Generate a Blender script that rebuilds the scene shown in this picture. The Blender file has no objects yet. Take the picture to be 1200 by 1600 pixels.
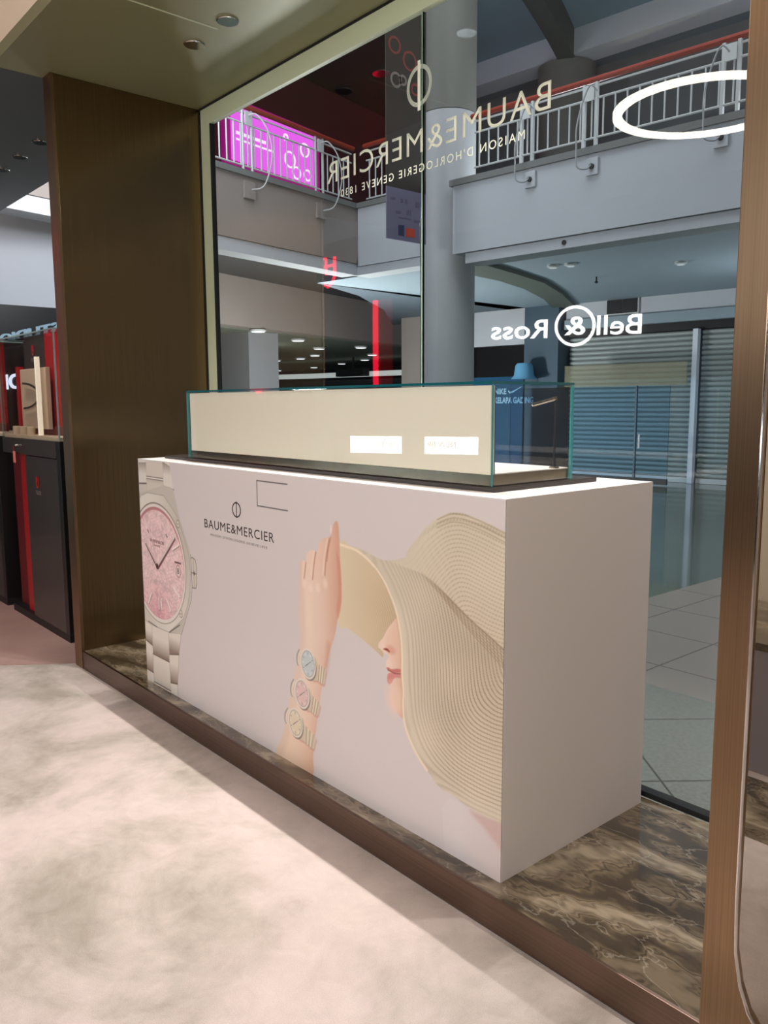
import bpy, bmesh, math, random
import numpy as np
from mathutils import Vector, Matrix
random.seed(7)
C = bpy.context.scene.collection
PI = math.pi
scene = bpy.context.scene

# ------------------------------------------------------------------ camera
cam_d = bpy.data.cameras.new('camera'); cam = bpy.data.objects.new('camera', cam_d); C.objects.link(cam)
scene.camera = cam
yaw, pitch, roll = 0.8617, 0.1319, -0.0051
fw = Vector((-math.sin(yaw)*math.cos(pitch), math.cos(yaw)*math.cos(pitch), -math.sin(pitch)))
rt = Vector((math.cos(yaw), math.sin(yaw), 0)); up = rt.cross(fw)
r2 = rt*math.cos(roll)+up*math.sin(roll); u2 = up*math.cos(roll)-rt*math.sin(roll)
M4 = Matrix((r2, u2, -fw)).transposed().to_4x4(); M4.translation = (1.4273, -1.654, 1.4537)
cam.matrix_world = M4
cam_d.sensor_fit = 'VERTICAL'; cam_d.sensor_height = 36; cam_d.lens = 36*1273.3/1600
cam_d.clip_start = 0.02; cam_d.clip_end = 200

# ------------------------------------------------------------------ world, exposure, large lights
vs = scene.view_settings
vs.view_transform = 'Standard'; vs.look = 'None'; vs.gamma = 1; vs.use_curve_mapping = False; vs.exposure = 0.0
w = bpy.data.worlds.new('world'); scene.world = w; w.use_nodes = True
w.node_tree.nodes['Background'].inputs[0].default_value = (0.55, 0.62, 0.68, 1)
w.node_tree.nodes['Background'].inputs[1].default_value = 0.30

def area(name, loc, size, energy, col, rot=(0, 0, 0)):
    l = bpy.data.lights.new(name, 'AREA'); l.shape = 'RECTANGLE'; l.size, l.size_y = size
    l.energy = energy; l.color = col
    o = bpy.data.objects.new(name, l); o.location = loc; o.rotation_euler = rot; C.objects.link(o)
    return o
def point(name, loc, energy, col, r=0.15):
    l = bpy.data.lights.new(name, 'POINT'); l.energy = energy; l.color = col; l.shadow_soft_size = r
    o = bpy.data.objects.new(name, l); o.location = loc; C.objects.link(o); return o
def spot(name, loc, energy, col, ang=100, blend=.5, r=0.03, rot=(0, 0, 0)):
    l = bpy.data.lights.new(name, 'SPOT'); l.energy = energy; l.color = col; l.spot_size = math.radians(ang)
    l.spot_blend = blend; l.shadow_soft_size = r
    o = bpy.data.objects.new(name, l); o.location = loc; o.rotation_euler = rot; C.objects.link(o); return o

WARM = (1.0, 0.94, 0.91); COOL = (0.94, 0.96, 1.0)
area('counter_front_fill', (1.9, -6.0, 2.9), (2.2, 1.6), 215, (.97, .97, 1), (math.radians(80), 0, math.radians(12)))  # unseen panel added behind the camera to fill the counter front
for i in range(7):                      # unseen fill spots added just behind the edge of the lowered soffit
    spot('ceiling_fill', (-4.2+i*1.15, -0.36, 4.1), 18, WARM, 110, .7, .04, (math.radians(-24), 0, 0))
for x_, y_, e_ in ((-4.5, -3.2, 60), (-2.0, -4.2, 60), (2.6, -2.2, 26), (2.4, .9, 60)):
    spot('ceiling_fill', (x_, y_, 4.1), e_, WARM, 120, .8, .06)  # more unseen spots, added to lift the general room light
area('atrium_fill', (-3.5, 4.3, 9.3), (9, 4), 520, COOL)  # large unseen panel added overhead to fill the mall
area('column_fill', (-6.9, 2.6, 5.2), (.8, 1.2), 50, COOL, (math.radians(95), 0, math.radians(-20)))  # unseen panel added to light the round column from its left
point('mall_fill', (-9.26, 9.08, 1.17), 55, COOL, .2)  # these point lamps are added out of sight to brighten the mall
point('mall_fill', (-3.57, 9.95, 2.06), 70, COOL, .2)
point('mall_fill', (-5.3, 7.5, 4.4), 120, COOL, .5)
point('mall_fill', (-2.35, 8.0, 4.4), 120, COOL, .5)
point('corridor_fill', (-17.0, 9.5, 2.4), 60, (0.95, 1, 0.92), .3)
point('corridor_fill', (-10.0, 6.5, 1.0), 750, (1, .96, 0.92), .3)  # hidden lamp added to brighten the taupe bulkhead

# ------------------------------------------------------------------ materials
def lin(c):
    return tuple((x/255/12.92 if x/255 <= .04045 else ((x/255+.055)/1.055)**2.4) for x in c)
def mat(name, col, rough=.5, metal=0, emit=None, es=0, coat=0, bump=0, bscale=200, noise=0, nscale=5, aniso=0, spec=.5, alpha=1):
    m = bpy.data.materials.new(name); m.use_nodes = True; nt = m.node_tree; b = nt.nodes['Principled BSDF']
    c = lin(col); b.inputs['Base Color'].default_value = (*c, 1)
    b.inputs['Roughness'].default_value = rough; b.inputs['Metallic'].default_value = metal
    b.inputs['Specular IOR Level'].default_value = spec; b.inputs['Coat Weight'].default_value = coat
    b.inputs['Coat Roughness'].default_value = .05; b.inputs['Alpha'].default_value = alpha
    if emit:
        b.inputs['Emission Color'].default_value = (*lin(emit), 1); b.inputs['Emission Strength'].default_value = es
    tc = nt.nodes.new('ShaderNodeTexCoord')
    if noise:
        n = nt.nodes.new('ShaderNodeTexNoise'); n.inputs['Scale'].default_value = nscale; n.inputs['Detail'].default_value = 6
        nt.links.new(tc.outputs['Object'], n.inputs['Vector'])
        r = nt.nodes.new('ShaderNodeValToRGB')
        r.color_ramp.elements[0].position = .3; r.color_ramp.elements[1].position = .7
        r.color_ramp.elements[0].color = (*[x*(1-noise) for x in c], 1)
        r.color_ramp.elements[1].color = (*[min(1, x*(1+noise)) for x in c], 1)
        nt.links.new(n.outputs['Fac'], r.inputs['Fac']); nt.links.new(r.outputs['Color'], b.inputs['Base Color'])
    if bump:
        n2 = nt.nodes.new('ShaderNodeTexNoise'); n2.inputs['Scale'].default_value = bscale
        nt.links.new(tc.outputs['Object'], n2.inputs['Vector'])
        bp = nt.nodes.new('ShaderNodeBump'); bp.inputs['Strength'].default_value = bump; bp.inputs['Distance'].default_value = .002
        nt.links.new(n2.outputs['Fac'], bp.inputs['Height']); nt.links.new(bp.outputs['Normal'], b.inputs['Normal'])
    return m
def brushed(name, col, rough=.34, axis='Z', streak=.16, aniso=.75, rot=0.0):
    m = mat(name, col, rough, 1); nt = m.node_tree; b = nt.nodes['Principled BSDF']
    tc = nt.nodes.new('ShaderNodeTexCoord'); mp_ = nt.nodes.new('ShaderNodeMapping')
    mp_.inputs['Scale'].default_value = (260, 260, 1.5) if axis == 'Z' else (1.5, 260, 260)
    n = nt.nodes.new('ShaderNodeTexNoise'); n.inputs['Scale'].default_value = 1; n.inputs['Detail'].default_value = 3
    nt.links.new(tc.outputs['Object'], mp_.inputs['Vector']); nt.links.new(mp_.outputs['Vector'], n.inputs['Vector'])
    c = lin(col); r = nt.nodes.new('ShaderNodeValToRGB'); r.color_ramp.elements[0].position = .25; r.color_ramp.elements[1].position = .75
    r.color_ramp.elements[0].color = (*[x*(1-streak) for x in c], 1); r.color_ramp.elements[1].color = (*[x*(1+streak) for x in c], 1)
    nt.links.new(n.outputs['Fac'], r.inputs['Fac']); nt.links.new(r.outputs['Color'], b.inputs['Base Color'])
    b.inputs['Anisotropic'].default_value = aniso; b.inputs['Anisotropic Rotation'].default_value = rot
    t = nt.nodes.new('ShaderNodeTangent'); t.direction_type = 'RADIAL'; t.axis = 'Z' if axis == 'Z' else 'X'
    nt.links.new(t.outputs['Tangent'], b.inputs['Tangent'])
    return m
def glass(name, tint, ior=1.65, haze=0):
    """see-through pane: Fresnel reflection on the outer side of each face, tinted transmission"""
    m = bpy.data.materials.new(name); m.use_nodes = True; nt = m.node_tree; nt.nodes.clear()
    out = nt.nodes.new('ShaderNodeOutputMaterial'); mix = nt.nodes.new('ShaderNodeMixShader')
    tr = nt.nodes.new('ShaderNodeBsdfTransparent'); tr.inputs[0].default_value = (*tint, 1)
    gl = nt.nodes.new('ShaderNodeBsdfGlossy'); gl.inputs['Roughness'].default_value = 0.0; gl.inputs[0].default_value = (1, 1, 1, 1)
    fr = nt.nodes.new('ShaderNodeFresnel'); fr.inputs['IOR'].default_value = ior
    ge = nt.nodes.new('ShaderNodeNewGeometry'); ma = nt.nodes.new('ShaderNodeMath'); ma.operation = 'SUBTRACT'; ma.inputs[0].default_value = 1
    mu = nt.nodes.new('ShaderNodeMath'); mu.operation = 'MULTIPLY'
    nt.links.new(ge.outputs['Backfacing'], ma.inputs[1]); nt.links.new(ma.outputs[0], mu.inputs[0]); nt.links.new(fr.outputs[0], mu.inputs[1])
    nt.links.new(mu.outputs[0], mix.inputs[0]); nt.links.new(tr.outputs[0], mix.inputs[1]); nt.links.new(gl.outputs[0], mix.inputs[2])
    nt.links.new(mix.outputs[0], out.inputs[0]); return m
def emis(name, col, s):
    m = mat(name, (20, 20, 20), .5, 0, col, s); return m

# carpet: pale pink-beige with large cloudy greenish-grey and rose blotches
def carpet_mat():
    m = mat('carpet', (200, 176, 166), .95, spec=.1); nt = m.node_tree; b = nt.nodes['Principled BSDF']
    tc = nt.nodes.new('ShaderNodeTexCoord')
    def noise(s, d, rough=.6, dist=0.0):
        n = nt.nodes.new('ShaderNodeTexNoise'); n.inputs['Scale'].default_value = s; n.inputs['Detail'].default_value = d
        n.inputs['Roughness'].default_value = rough; n.inputs['Distortion'].default_value = dist
        nt.links.new(tc.outputs['Object'], n.inputs['Vector']); return n
    def ramp(src, stops):
        r = nt.nodes.new('ShaderNodeValToRGB'); e = r.color_ramp.elements
        e[0].position, e[0].color = stops[0][0], (*lin(stops[0][1]), 1); e[1].position, e[1].color = stops[-1][0], (*lin(stops[-1][1]), 1)
        for p, c in stops[1:-1]:
            x = e.new(p); x.color = (*lin(c), 1)
        nt.links.new(src, r.inputs['Fac']); return r
    def mixc(a, bb, f, mode='MIX'):
        x = nt.nodes.new('ShaderNodeMix'); x.data_type = 'RGBA'; x.blend_type = mode
        if isinstance(f, float): x.inputs[0].default_value = f
        else: nt.links.new(f, x.inputs[0])
        nt.links.new(a, x.inputs[6]); nt.links.new(bb, x.inputs[7]); return x.outputs[2]
    big = ramp(noise(1.7, 7, .62, .4).outputs['Fac'], [(.36, (154, 146, 132)), (.46, (188, 176, 166)), (.55, (212, 196, 190)), (.7, (224, 207, 200))])
    fine = ramp(noise(9, 6, .7, .8).outputs['Fac'], [(.3, (178, 164, 155)), (.5, (206, 194, 186)), (.72, (228, 216, 208))])
    pile = ramp(noise(420, 2).outputs['Fac'], [(.3, (205, 205, 205)), (.7, (255, 255, 255))])
    c = mixc(big.outputs[0], fine.outputs[0], .30); c = mixc(c, pile.outputs[0], .6, 'MULTIPLY')
    nt.links.new(c, b.inputs['Base Color'])
    n = noise(500, 2); bp = nt.nodes.new('ShaderNodeBump'); bp.inputs['Strength'].default_value = .35; bp.inputs['Distance'].default_value = .003
    nt.links.new(n.outputs['Fac'], bp.inputs['Height']); nt.links.new(bp.outputs['Normal'], b.inputs['Normal'])
    return m
def marble_mat():
    m = mat('marble', (90, 80, 70), .12, coat=.6); nt = m.node_tree; b = nt.nodes['Principled BSDF']
    tc = nt.nodes.new('ShaderNodeTexCoord')
    n1 = nt.nodes.new('ShaderNodeTexNoise'); n1.inputs['Scale'].default_value = 2.3; n1.inputs['Detail'].default_value = 5; n1.inputs['Distortion'].default_value = 1.6
    mp_ = nt.nodes.new('ShaderNodeMapping'); mp_.inputs['Rotation'].default_value = (0, 0, .6); mp_.inputs['Scale'].default_value = (1, 2.2, 1)
    nt.links.new(tc.outputs['Object'], mp_.inputs['Vector']); nt.links.new(mp_.outputs['Vector'], n1.inputs['Vector'])
    wv = nt.nodes.new('ShaderNodeTexWave'); wv.inputs['Scale'].default_value = .7; wv.inputs['Distortion'].default_value = 15
    wv.inputs['Detail'].default_value = 5; wv.inputs['Detail Scale'].default_value = 1.3; wv.inputs['Detail Roughness'].default_value = .62
    nt.links.new(mp_.outputs['Vector'], wv.inputs['Vector'])
    r = nt.nodes.new('ShaderNodeValToRGB'); e = r.color_ramp.elements
    e[0].position = 0; e[0].color = (*lin((74, 62, 48)), 1); e[1].position = 1; e[1].color = (*lin((170, 154, 130)), 1)
    for p, c in [(.18, (98, 84, 64)), (.38, (132, 116, 92)), (.5, (86, 74, 58)), (.62, (150, 132, 108)), (.8, (122, 108, 88))]:
        x = e.new(p); x.color = (*lin(c), 1)
    nt.links.new(wv.outputs['Fac'], r.inputs['Fac'])
    r1 = nt.nodes.new('ShaderNodeValToRGB'); r1.color_ramp.elements[0].position = .35; r1.color_ramp.elements[1].position = .65
    r1.color_ramp.elements[0].color = (*lin((150, 140, 128)), 1); r1.color_ramp.elements[1].color = (1, 1, 1, 1)
    nt.links.new(n1.outputs['Fac'], r1.inputs['Fac'])
    mx = nt.nodes.new('ShaderNodeMix'); mx.data_type = 'RGBA'; mx.blend_type = 'MULTIPLY'; mx.inputs[0].default_value = .8
    nt.links.new(r.outputs[0], mx.inputs[6]); nt.links.new(r1.outputs[0], mx.inputs[7])
    # thin pale veins
    vo = nt.nodes.new('ShaderNodeTexVoronoi'); vo.feature = 'DISTANCE_TO_EDGE'; vo.inputs['Scale'].default_value = 3.2
    n3 = nt.nodes.new('ShaderNodeTexNoise'); n3.inputs['Scale'].default_value = 4; n3.inputs['Detail'].default_value = 6
    ad = nt.nodes.new('ShaderNodeMix'); ad.data_type = 'RGBA'; ad.inputs[0].default_value = .35
    nt.links.new(mp_.outputs['Vector'], n3.inputs['Vector']); nt.links.new(mp_.outputs['Vector'], ad.inputs[6]); nt.links.new(n3.outputs['Color'], ad.inputs[7])
    nt.links.new(ad.outputs[2], vo.inputs['Vector'])
    r3 = nt.nodes.new('ShaderNodeValToRGB'); r3.color_ramp.elements[0].position = 0; r3.color_ramp.elements[0].color = (.28, .28, .28, 1)
    r3.color_ramp.elements[1].position = .012; r3.color_ramp.elements[1].color = (0, 0, 0, 1)
    nt.links.new(vo.outputs['Distance'], r3.inputs['Fac'])
    m2 = nt.nodes.new('ShaderNodeMix'); m2.data_type = 'RGBA'; m2.inputs[7].default_value = (*lin((205, 195, 175)), 1)
    nt.links.new(r3.outputs[0], m2.inputs[0]); nt.links.new(mx.outputs[2], m2.inputs[6]); nt.links.new(m2.outputs[2], b.inputs['Base Color'])
    return m
def tile_mat(name, c1, c2, grout, size, rot, rough, speck=0, gw=.006):
    m = mat(name, c1, rough); nt = m.node_tree; b = nt.nodes['Principled BSDF']
    tc = nt.nodes.new('ShaderNodeTexCoord'); mp_ = nt.nodes.new('ShaderNodeMapping'); mp_.inputs['Rotation'].default_value = (0, 0, rot)
    nt.links.new(tc.outputs['Object'], mp_.inputs['Vector'])
    br = nt.nodes.new('ShaderNodeTexBrick'); br.offset = 0; br.squash = 1
    br.inputs['Scale'].default_value = 1; br.inputs['Brick Width'].default_value = size; br.inputs['Row Height'].default_value = size
    br.inputs['Mortar Size'].default_value = gw; br.inputs['Color1'].default_value = (*lin(c1), 1); br.inputs['Color2'].default_value = (*lin(c2), 1)
    br.inputs['Mortar'].default_value = (*lin(grout), 1)
    nt.links.new(mp_.outputs[0], br.inputs['Vector'])
    src = br.outputs['Color']
    if speck:
        n = nt.nodes.new('ShaderNodeTexNoise'); n.inputs['Scale'].default_value = 60; n.inputs['Detail'].default_value = 4
        nt.links.new(tc.outputs['Object'], n.inputs['Vector'])
        r = nt.nodes.new('ShaderNodeValToRGB'); r.color_ramp.elements[0].position = .35; r.color_ramp.elements[1].position = .6
        r.color_ramp.elements[0].color = (1-speck, 1-speck, 1-speck, 1)
        nt.links.new(n.outputs['Fac'], r.inputs['Fac'])
        mx = nt.nodes.new('ShaderNodeMix'); mx.data_type = 'RGBA'; mx.blend_type = 'MULTIPLY'; mx.inputs[0].default_value = 1
        nt.links.new(src, mx.inputs[6]); nt.links.new(r.outputs[0], mx.inputs[7]); src = mx.outputs[2]
    nt.links.new(src, b.inputs['Base Color']); return m
def slat_mat(name, c1, c2, pitch, rough=.4):
    m = mat(name, c1, rough, .3); nt = m.node_tree; b = nt.nodes['Principled BSDF']
    return m

M = {}
M['bronze'] = brushed('brushed_bronze', (148, 122, 96), .30)
M['bronze_dark'] = brushed('brushed_dark_bronze', (124, 104, 76), .26)
M['bronze_kerb'] = brushed('brushed_kerb_bronze', (124, 104, 92), .38, 'X')
M['mirror'] = mat('polished_mirror', (225, 215, 200), .02, 1)
M['chrome'] = mat('chrome', (210, 205, 200), .12, 1)
M['soffit'] = mat('olive_grey_metal_paint', (140, 138, 104), .38, .25, noise=.02, nscale=3)
M['soffit_l'] = mat('dark_lacquered_ceiling', (70, 72, 66), .35)
M['frame'] = mat('pale_sage_metal_paint', (196, 204, 170), .45)
M['black'] = mat('matt_black', (16, 16, 16), .5)
M['gap'] = mat('black_rubber_gasket', (10, 10, 10), .7)
M['carpet'] = carpet_mat(); M['marble'] = marble_mat()
M['white'] = mat('white_laminate', (226, 220, 216), .42)
M['sidewhite'] = mat('grey_white_laminate', (224, 217, 211), .42)
M['cream'] = mat('cream_back_panel', (246, 237, 217), .35)
M['mat'] = mat('dark_brown_tray', (52, 44, 40), .35)
M['nickel'] = mat('satin_bronze_metal', (150, 138, 122), .25, 1)
M['teal'] = mat('teal_glass_edge', (60, 150, 150), .1, alpha=.85, spec=.8)
M['teal_d'] = mat('dark_teal_glass_edge', (20, 92, 100), .1, spec=.8)
M['glass'] = glass('shop_window_glass', (.84, .87, .88), 1.65); M['cglass'] = glass('display_case_glass', (.965, .97, .965), 1.5)
M['vinyl'] = mat('cream_vinyl', (244, 246, 222), .6)
M['ink'] = mat('dark_print_ink', (52, 42, 40), .5)
M['ink2'] = mat('grey_print_ink', (112, 100, 96), .5)
M['paint_g'] = mat('grey_white_mall_paint', (196, 200, 206), .7, noise=.03, nscale=1)
M['paint_b'] = mat('bluish_mall_paint', (150, 166, 176), .75, noise=.03, nscale=1)
M['paint_br'] = mat('taupe_mall_paint', (150, 140, 134), .75, noise=.05, nscale=1)
M['paint_d'] = mat('dark_grey_paint', (52, 56, 60), .7)
M['ledge'] = mat('grey_stone_ledge', (120, 122, 120), .6)
M['red_rail'] = mat('varnished_red_timber', (150, 52, 34), .3)
M['rail_w'] = mat('white_rail_paint', (205, 208, 208), .45)
M['maroon'] = mat('maroon_wall', (92, 22, 40), .7)
M['darkshop'] = mat('dark_shop_interior', (20, 22, 26), .6)
M['shutter'] = mat('grey_roller_slats', (176, 184, 182), .45, .2)
M['col_up'] = mat('shaded_column_plaster', (110, 110, 104), .6)  # darker copy of the column plaster; upper-floor shade is in the colour
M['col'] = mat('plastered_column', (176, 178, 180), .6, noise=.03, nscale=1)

# ------------------------------------------------------------------ mesh helpers
MR = math.radians(6)                    # the mall building stands turned 6 degrees against the shop
def mw(s, t, z=0.0):
    return Vector((s*math.cos(MR)-t*math.sin(MR), s*math.sin(MR)+t*math.cos(MR), z))
class MB:
    def __init__(self, mall=False):
        self.v, self.f, self.mi, self.mall = [], [], [], mall
    def add(self, vs_, fs, mi=0):
        n = len(self.v); self.v += [Vector(p) for p in vs_]
        for f in fs: self.f.append([n+i for i in f]); self.mi.append(mi)
        return self
    def box(self, x0, x1, y0, y1, z0, z1, mi=0):
        return self.add([(x0, y0, z0), (x1, y0, z0), (x1, y1, z0), (x0, y1, z0), (x0, y0, z1), (x1, y0, z1), (x1, y1, z1), (x0, y1, z1)],
                        [(0, 3, 2, 1), (4, 5, 6, 7), (0, 1, 5, 4), (1, 2, 6, 5), (2, 3, 7, 6), (3, 0, 4, 7)], mi)
    def prism(self, pts, axis, a, b, mi=0):
        """polygon pts (2D) extruded along axis: 'z' -> (x,y), 'y' -> (x,z), 'x' -> (y,z)"""
        def P(p, c): return {'z': (p[0], p[1], c), 'y': (p[0], c, p[1]), 'x': (c, p[0], p[1])}[axis]
        n = len(pts); vs_ = [P(p, a) for p in pts]+[P(p, b) for p in pts]
        return self.add(vs_, [list(range(n))[::-1], list(range(n, 2*n))]+[(i, (i+1) % n, n+(i+1) % n, n+i) for i in range(n)], mi)
    def lathe(self, c, prof, n=24, mi=0, axis='z'):
        """prof: (radius, height) pairs"""
        vs_, fs = [], []
        for r, h in prof:
            for k in range(n):
                a = 2*PI*k/n; q = (r*math.cos(a), r*math.sin(a), h)
                if axis == 'x': q = (h, r*math.cos(a), r*math.sin(a))
                if axis == 'y': q = (r*math.cos(a), h, r*math.sin(a))
                vs_.append((c[0]+q[0], c[1]+q[1], c[2]+q[2]))
        for j in range(len(prof)-1):
            for k in range(n): fs.append((j*n+k, j*n+(k+1) % n, (j+1)*n+(k+1) % n, (j+1)*n+k))
        fs.append(list(range(n))[::-1]); fs.append(list(range((len(prof)-1)*n, len(prof)*n)))
        return self.add(vs_, fs, mi)
    def tube(self, path, r, n=8, mi=0):
        path = [Vector(p) for p in path]; vs_, fs = [], []
        pn = None
        for i, p in enumerate(path):
            d = (path[min(i+1, len(path)-1)]-path[max(i-1, 0)]).normalized()
            if pn is None: pn = d.orthogonal().normalized()
            pn = (pn-d*pn.dot(d)).normalized(); bn = d.cross(pn)
            for k in range(n):
                a = 2*PI*k/n; vs_.append(p+pn*(r*math.cos(a))+bn*(r*math.sin(a)))
        for j in range(len(path)-1):
            for k in range(n): fs.append((j*n+k, j*n+(k+1) % n, (j+1)*n+(k+1) % n, (j+1)*n+k))
        fs.append(list(range(n))[::-1]); fs.append(list(range((len(path)-1)*n, len(path)*n)))
        return self.add(vs_, fs, mi)
    def ring(self, c, R, r, n=48, m=8, plane='xz', sx=1.0, mi=0):
        """torus; r may be (half width radial, half height)"""
        ra, rb = r if isinstance(r, tuple) else (r, r); vs_, fs = [], []
        for i in range(n):
            a = 2*PI*i/n
            for k in range(m):
                b_ = 2*PI*k/m+PI/4; q = R+ra*math.cos(b_)*1.414 if m == 4 else R+ra*math.cos(b_)
                h = rb*math.sin(b_)*(1.414 if m == 4 else 1)
                u_, v_ = q*math.cos(a)*sx, q*math.sin(a)
                vs_.append({'xz': (c[0]+u_, c[1]+h, c[2]+v_), 'xy': (c[0]+u_, c[1]+v_, c[2]+h), 'yz': (c[0]+h, c[1]+u_, c[2]+v_)}[plane])
        for i in range(n):
            for k in range(m): fs.append((i*m+k, ((i+1) % n)*m+k, ((i+1) % n)*m+(k+1) % m, i*m+(k+1) % m))
        return self.add(vs_, fs, mi)
    def build(self, name, mats, parent=None, kind=None, bevel=0, smooth=False, origin=None):
        vs_ = [mw(*p) for p in self.v] if self.mall else self.v
        if parent is not None:
            inv_ = parent['_m'] if False else ROOTS[parent.name]
            vs_ = [inv_ @ p for p in vs_]; o_loc = Vector((0, 0, 0))
        else:
            lo = Vector((min(p.x for p in vs_), min(p.y for p in vs_), min(p.z for p in vs_)))
            hi = Vector((max(p.x for p in vs_), max(p.y for p in vs_), max(p.z for p in vs_)))
            o_loc = Vector(((lo.x+hi.x)/2, (lo.y+hi.y)/2, lo.z)); vs_ = [p-o_loc for p in vs_]
        me = bpy.data.meshes.new(name); me.from_pydata(vs_, [], self.f)
        mats = mats if isinstance(mats, (list, tuple)) else [mats]
        for m in mats: me.materials.append(m)
        me.polygons.foreach_set('material_index', self.mi)
        bm = bmesh.new(); bm.from_mesh(me); bmesh.ops.recalc_face_normals(bm, faces=bm.faces); bm.to_mesh(me); bm.free()
        if smooth:
            me.polygons.foreach_set('use_smooth', [True]*len(me.polygons)); me.set_sharp_from_angle(angle=math.radians(35))
        o = bpy.data.objects.new(name, me); C.objects.link(o); o.location = o_loc
        if parent is not None:
            o.parent = parent
            ROOTS[o.name] = ROOTS[parent.name]
        else: ROOTS[o.name] = Matrix.Translation(-o_loc)
        if kind: o['kind'] = kind
        if bevel:
            b = o.modifiers.new('bevel', 'BEVEL'); b.width = bevel; b.segments = 2; b.limit_method = 'ANGLE'
        return o
ROOTS = {}
def tag(o, label, cat, group=None):
    o['label'] = label; o['category'] = cat
    if group: o['group'] = group
    return o
def thing(name, label, cat, loc=(0, 0, 0), rz=0, group=None, mall=False):
    o = bpy.data.objects.new(name, None); C.objects.link(o); o.empty_display_size = .05
    if mall: loc = mw(*loc); rz += MR
    o.location = loc; o.rotation_euler = (0, 0, rz)
    ROOTS[o.name] = (Matrix.Translation(Vector(loc)) @ Matrix.Rotation(rz, 4, 'Z')).inverted()
    return tag(o, label, cat, group)
def dup(root, loc, label, rz=None, kids=True):
    r = root.copy(); C.objects.link(r); r.location = loc; r['label'] = label
    if rz is not None: r.rotation_euler = (0, 0, rz)
    for ch in (list(root.children) if kids else []):
        c = ch.copy(); C.objects.link(c); c.parent = r
        for g in ch.children:
            d = g.copy(); C.objects.link(d); d.parent = c
    return r
def text(name, s, org, right, upv, width, height, m, parent=None, depth=.001, bold=0, space=1.0, align='L'):
    """lettering as a mesh: org = lower-left corner of the text block, fitted to width x height"""
    cu = bpy.data.curves.new(name, 'FONT'); cu.body = s; cu.size = 1; cu.extrude = 0; cu.offset = bold; cu.space_character = space
    cu.resolution_u = 5
    to = bpy.data.objects.new('tmp', cu); C.objects.link(to); bpy.context.view_layer.update()
    me = bpy.data.meshes.new_from_object(to.evaluated_get(bpy.context.evaluated_depsgraph_get()))
    bpy.data.objects.remove(to); bpy.data.curves.remove(cu)
    xs = [v.co.x for v in me.vertices]; ys = [v.co.y for v in me.vertices]
    x0, x1, y0, y1 = min(xs), max(xs), min(ys), max(ys)
    R_, U_ = Vector(right).normalized(), Vector(upv).normalized(); N_ = R_.cross(U_); org = Vector(org)
    inv_ = ROOTS[parent.name] if parent is not None else Matrix()
    bm = bmesh.new(); bm.from_mesh(me)
    if depth > 0:
        g = bmesh.ops.extrude_face_region(bm, geom=bm.faces[:])
        for v in [e for e in g['geom'] if isinstance(e, bmesh.types.BMVert)]: v.co.z += 1
    cen = org+R_*width/2+U_*height/2
    for v in bm.verts:
        p = org+R_*((v.co.x-x0)/(x1-x0)*width)+U_*((v.co.y-y0)/(y1-y0)*height)+N_*(v.co.z*depth)
        v.co = (inv_ @ p) if parent is not None else p-cen
    bmesh.ops.recalc_face_normals(bm, faces=bm.faces); bm.to_mesh(me); bm.free()
    me.materials.clear(); me.materials.append(m); me.name = name
    o = bpy.data.objects.new(name, me); C.objects.link(o)
    if parent is not None: o.parent = parent; ROOTS[o.name] = ROOTS[parent.name]
    else: o.location = cen; ROOTS[o.name] = Matrix.Translation(-cen)
    return o
def pane(mb, x0, x1, y0, y1, z0, z1):
    """glass slab: the two large faces get slot 0, the four edges slot 1"""
    d = [x1-x0, y1-y0, z1-z0]; k = d.index(min(d))
    v = [(x0, y0, z0), (x1, y0, z0), (x1, y1, z0), (x0, y1, z0), (x0, y0, z1), (x1, y0, z1), (x1, y1, z1), (x0, y1, z1)]
    F = [((0, 3, 2, 1), 2), ((4, 5, 6, 7), 2), ((0, 1, 5, 4), 1), ((1, 2, 6, 5), 0), ((2, 3, 7, 6), 1), ((3, 0, 4, 7), 0)]
    n = len(mb.v); mb.v += [Vector(p) for p in v]
    for f, ax in F: mb.f.append([n+i for i in f]); mb.mi.append(0 if ax == k else 1)

# ================================================================== THE SHOP SHELL
PZ = 0.0994                             # top of the marble platform
YK, YG = -0.072, 0.778                  # kerb face, window glass
XL, XR = -3.0, 0.64                     # inner faces of the window recess
ZS = 3.13                               # lowered soffit
MB().box(-9.0, XL-.0, -7, .62, -.05, 0).box(XL, .705, -7, YK, -.05, 0).box(.705, 4.5, -7, .95, -.05, 0).build('floor', M['carpet'], kind='structure')
MB().prism([(-3.115, -.062), (-3.365, -.406), (-3.9, -1.16), (-9, -1.16), (-9, .60), (-3.115, .60)], 'z', -.01, .002).build('floor', mat('rose_brown_overlay', (172, 140, 130), .55, noise=.16, nscale=2.2), kind='structure')  # thin darker brown sheet over the carpet left of the frame
MB().box(XL, XR, YK+.012, YG-.02, 0, PZ).build('floor', M['marble'], kind='structure')
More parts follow.
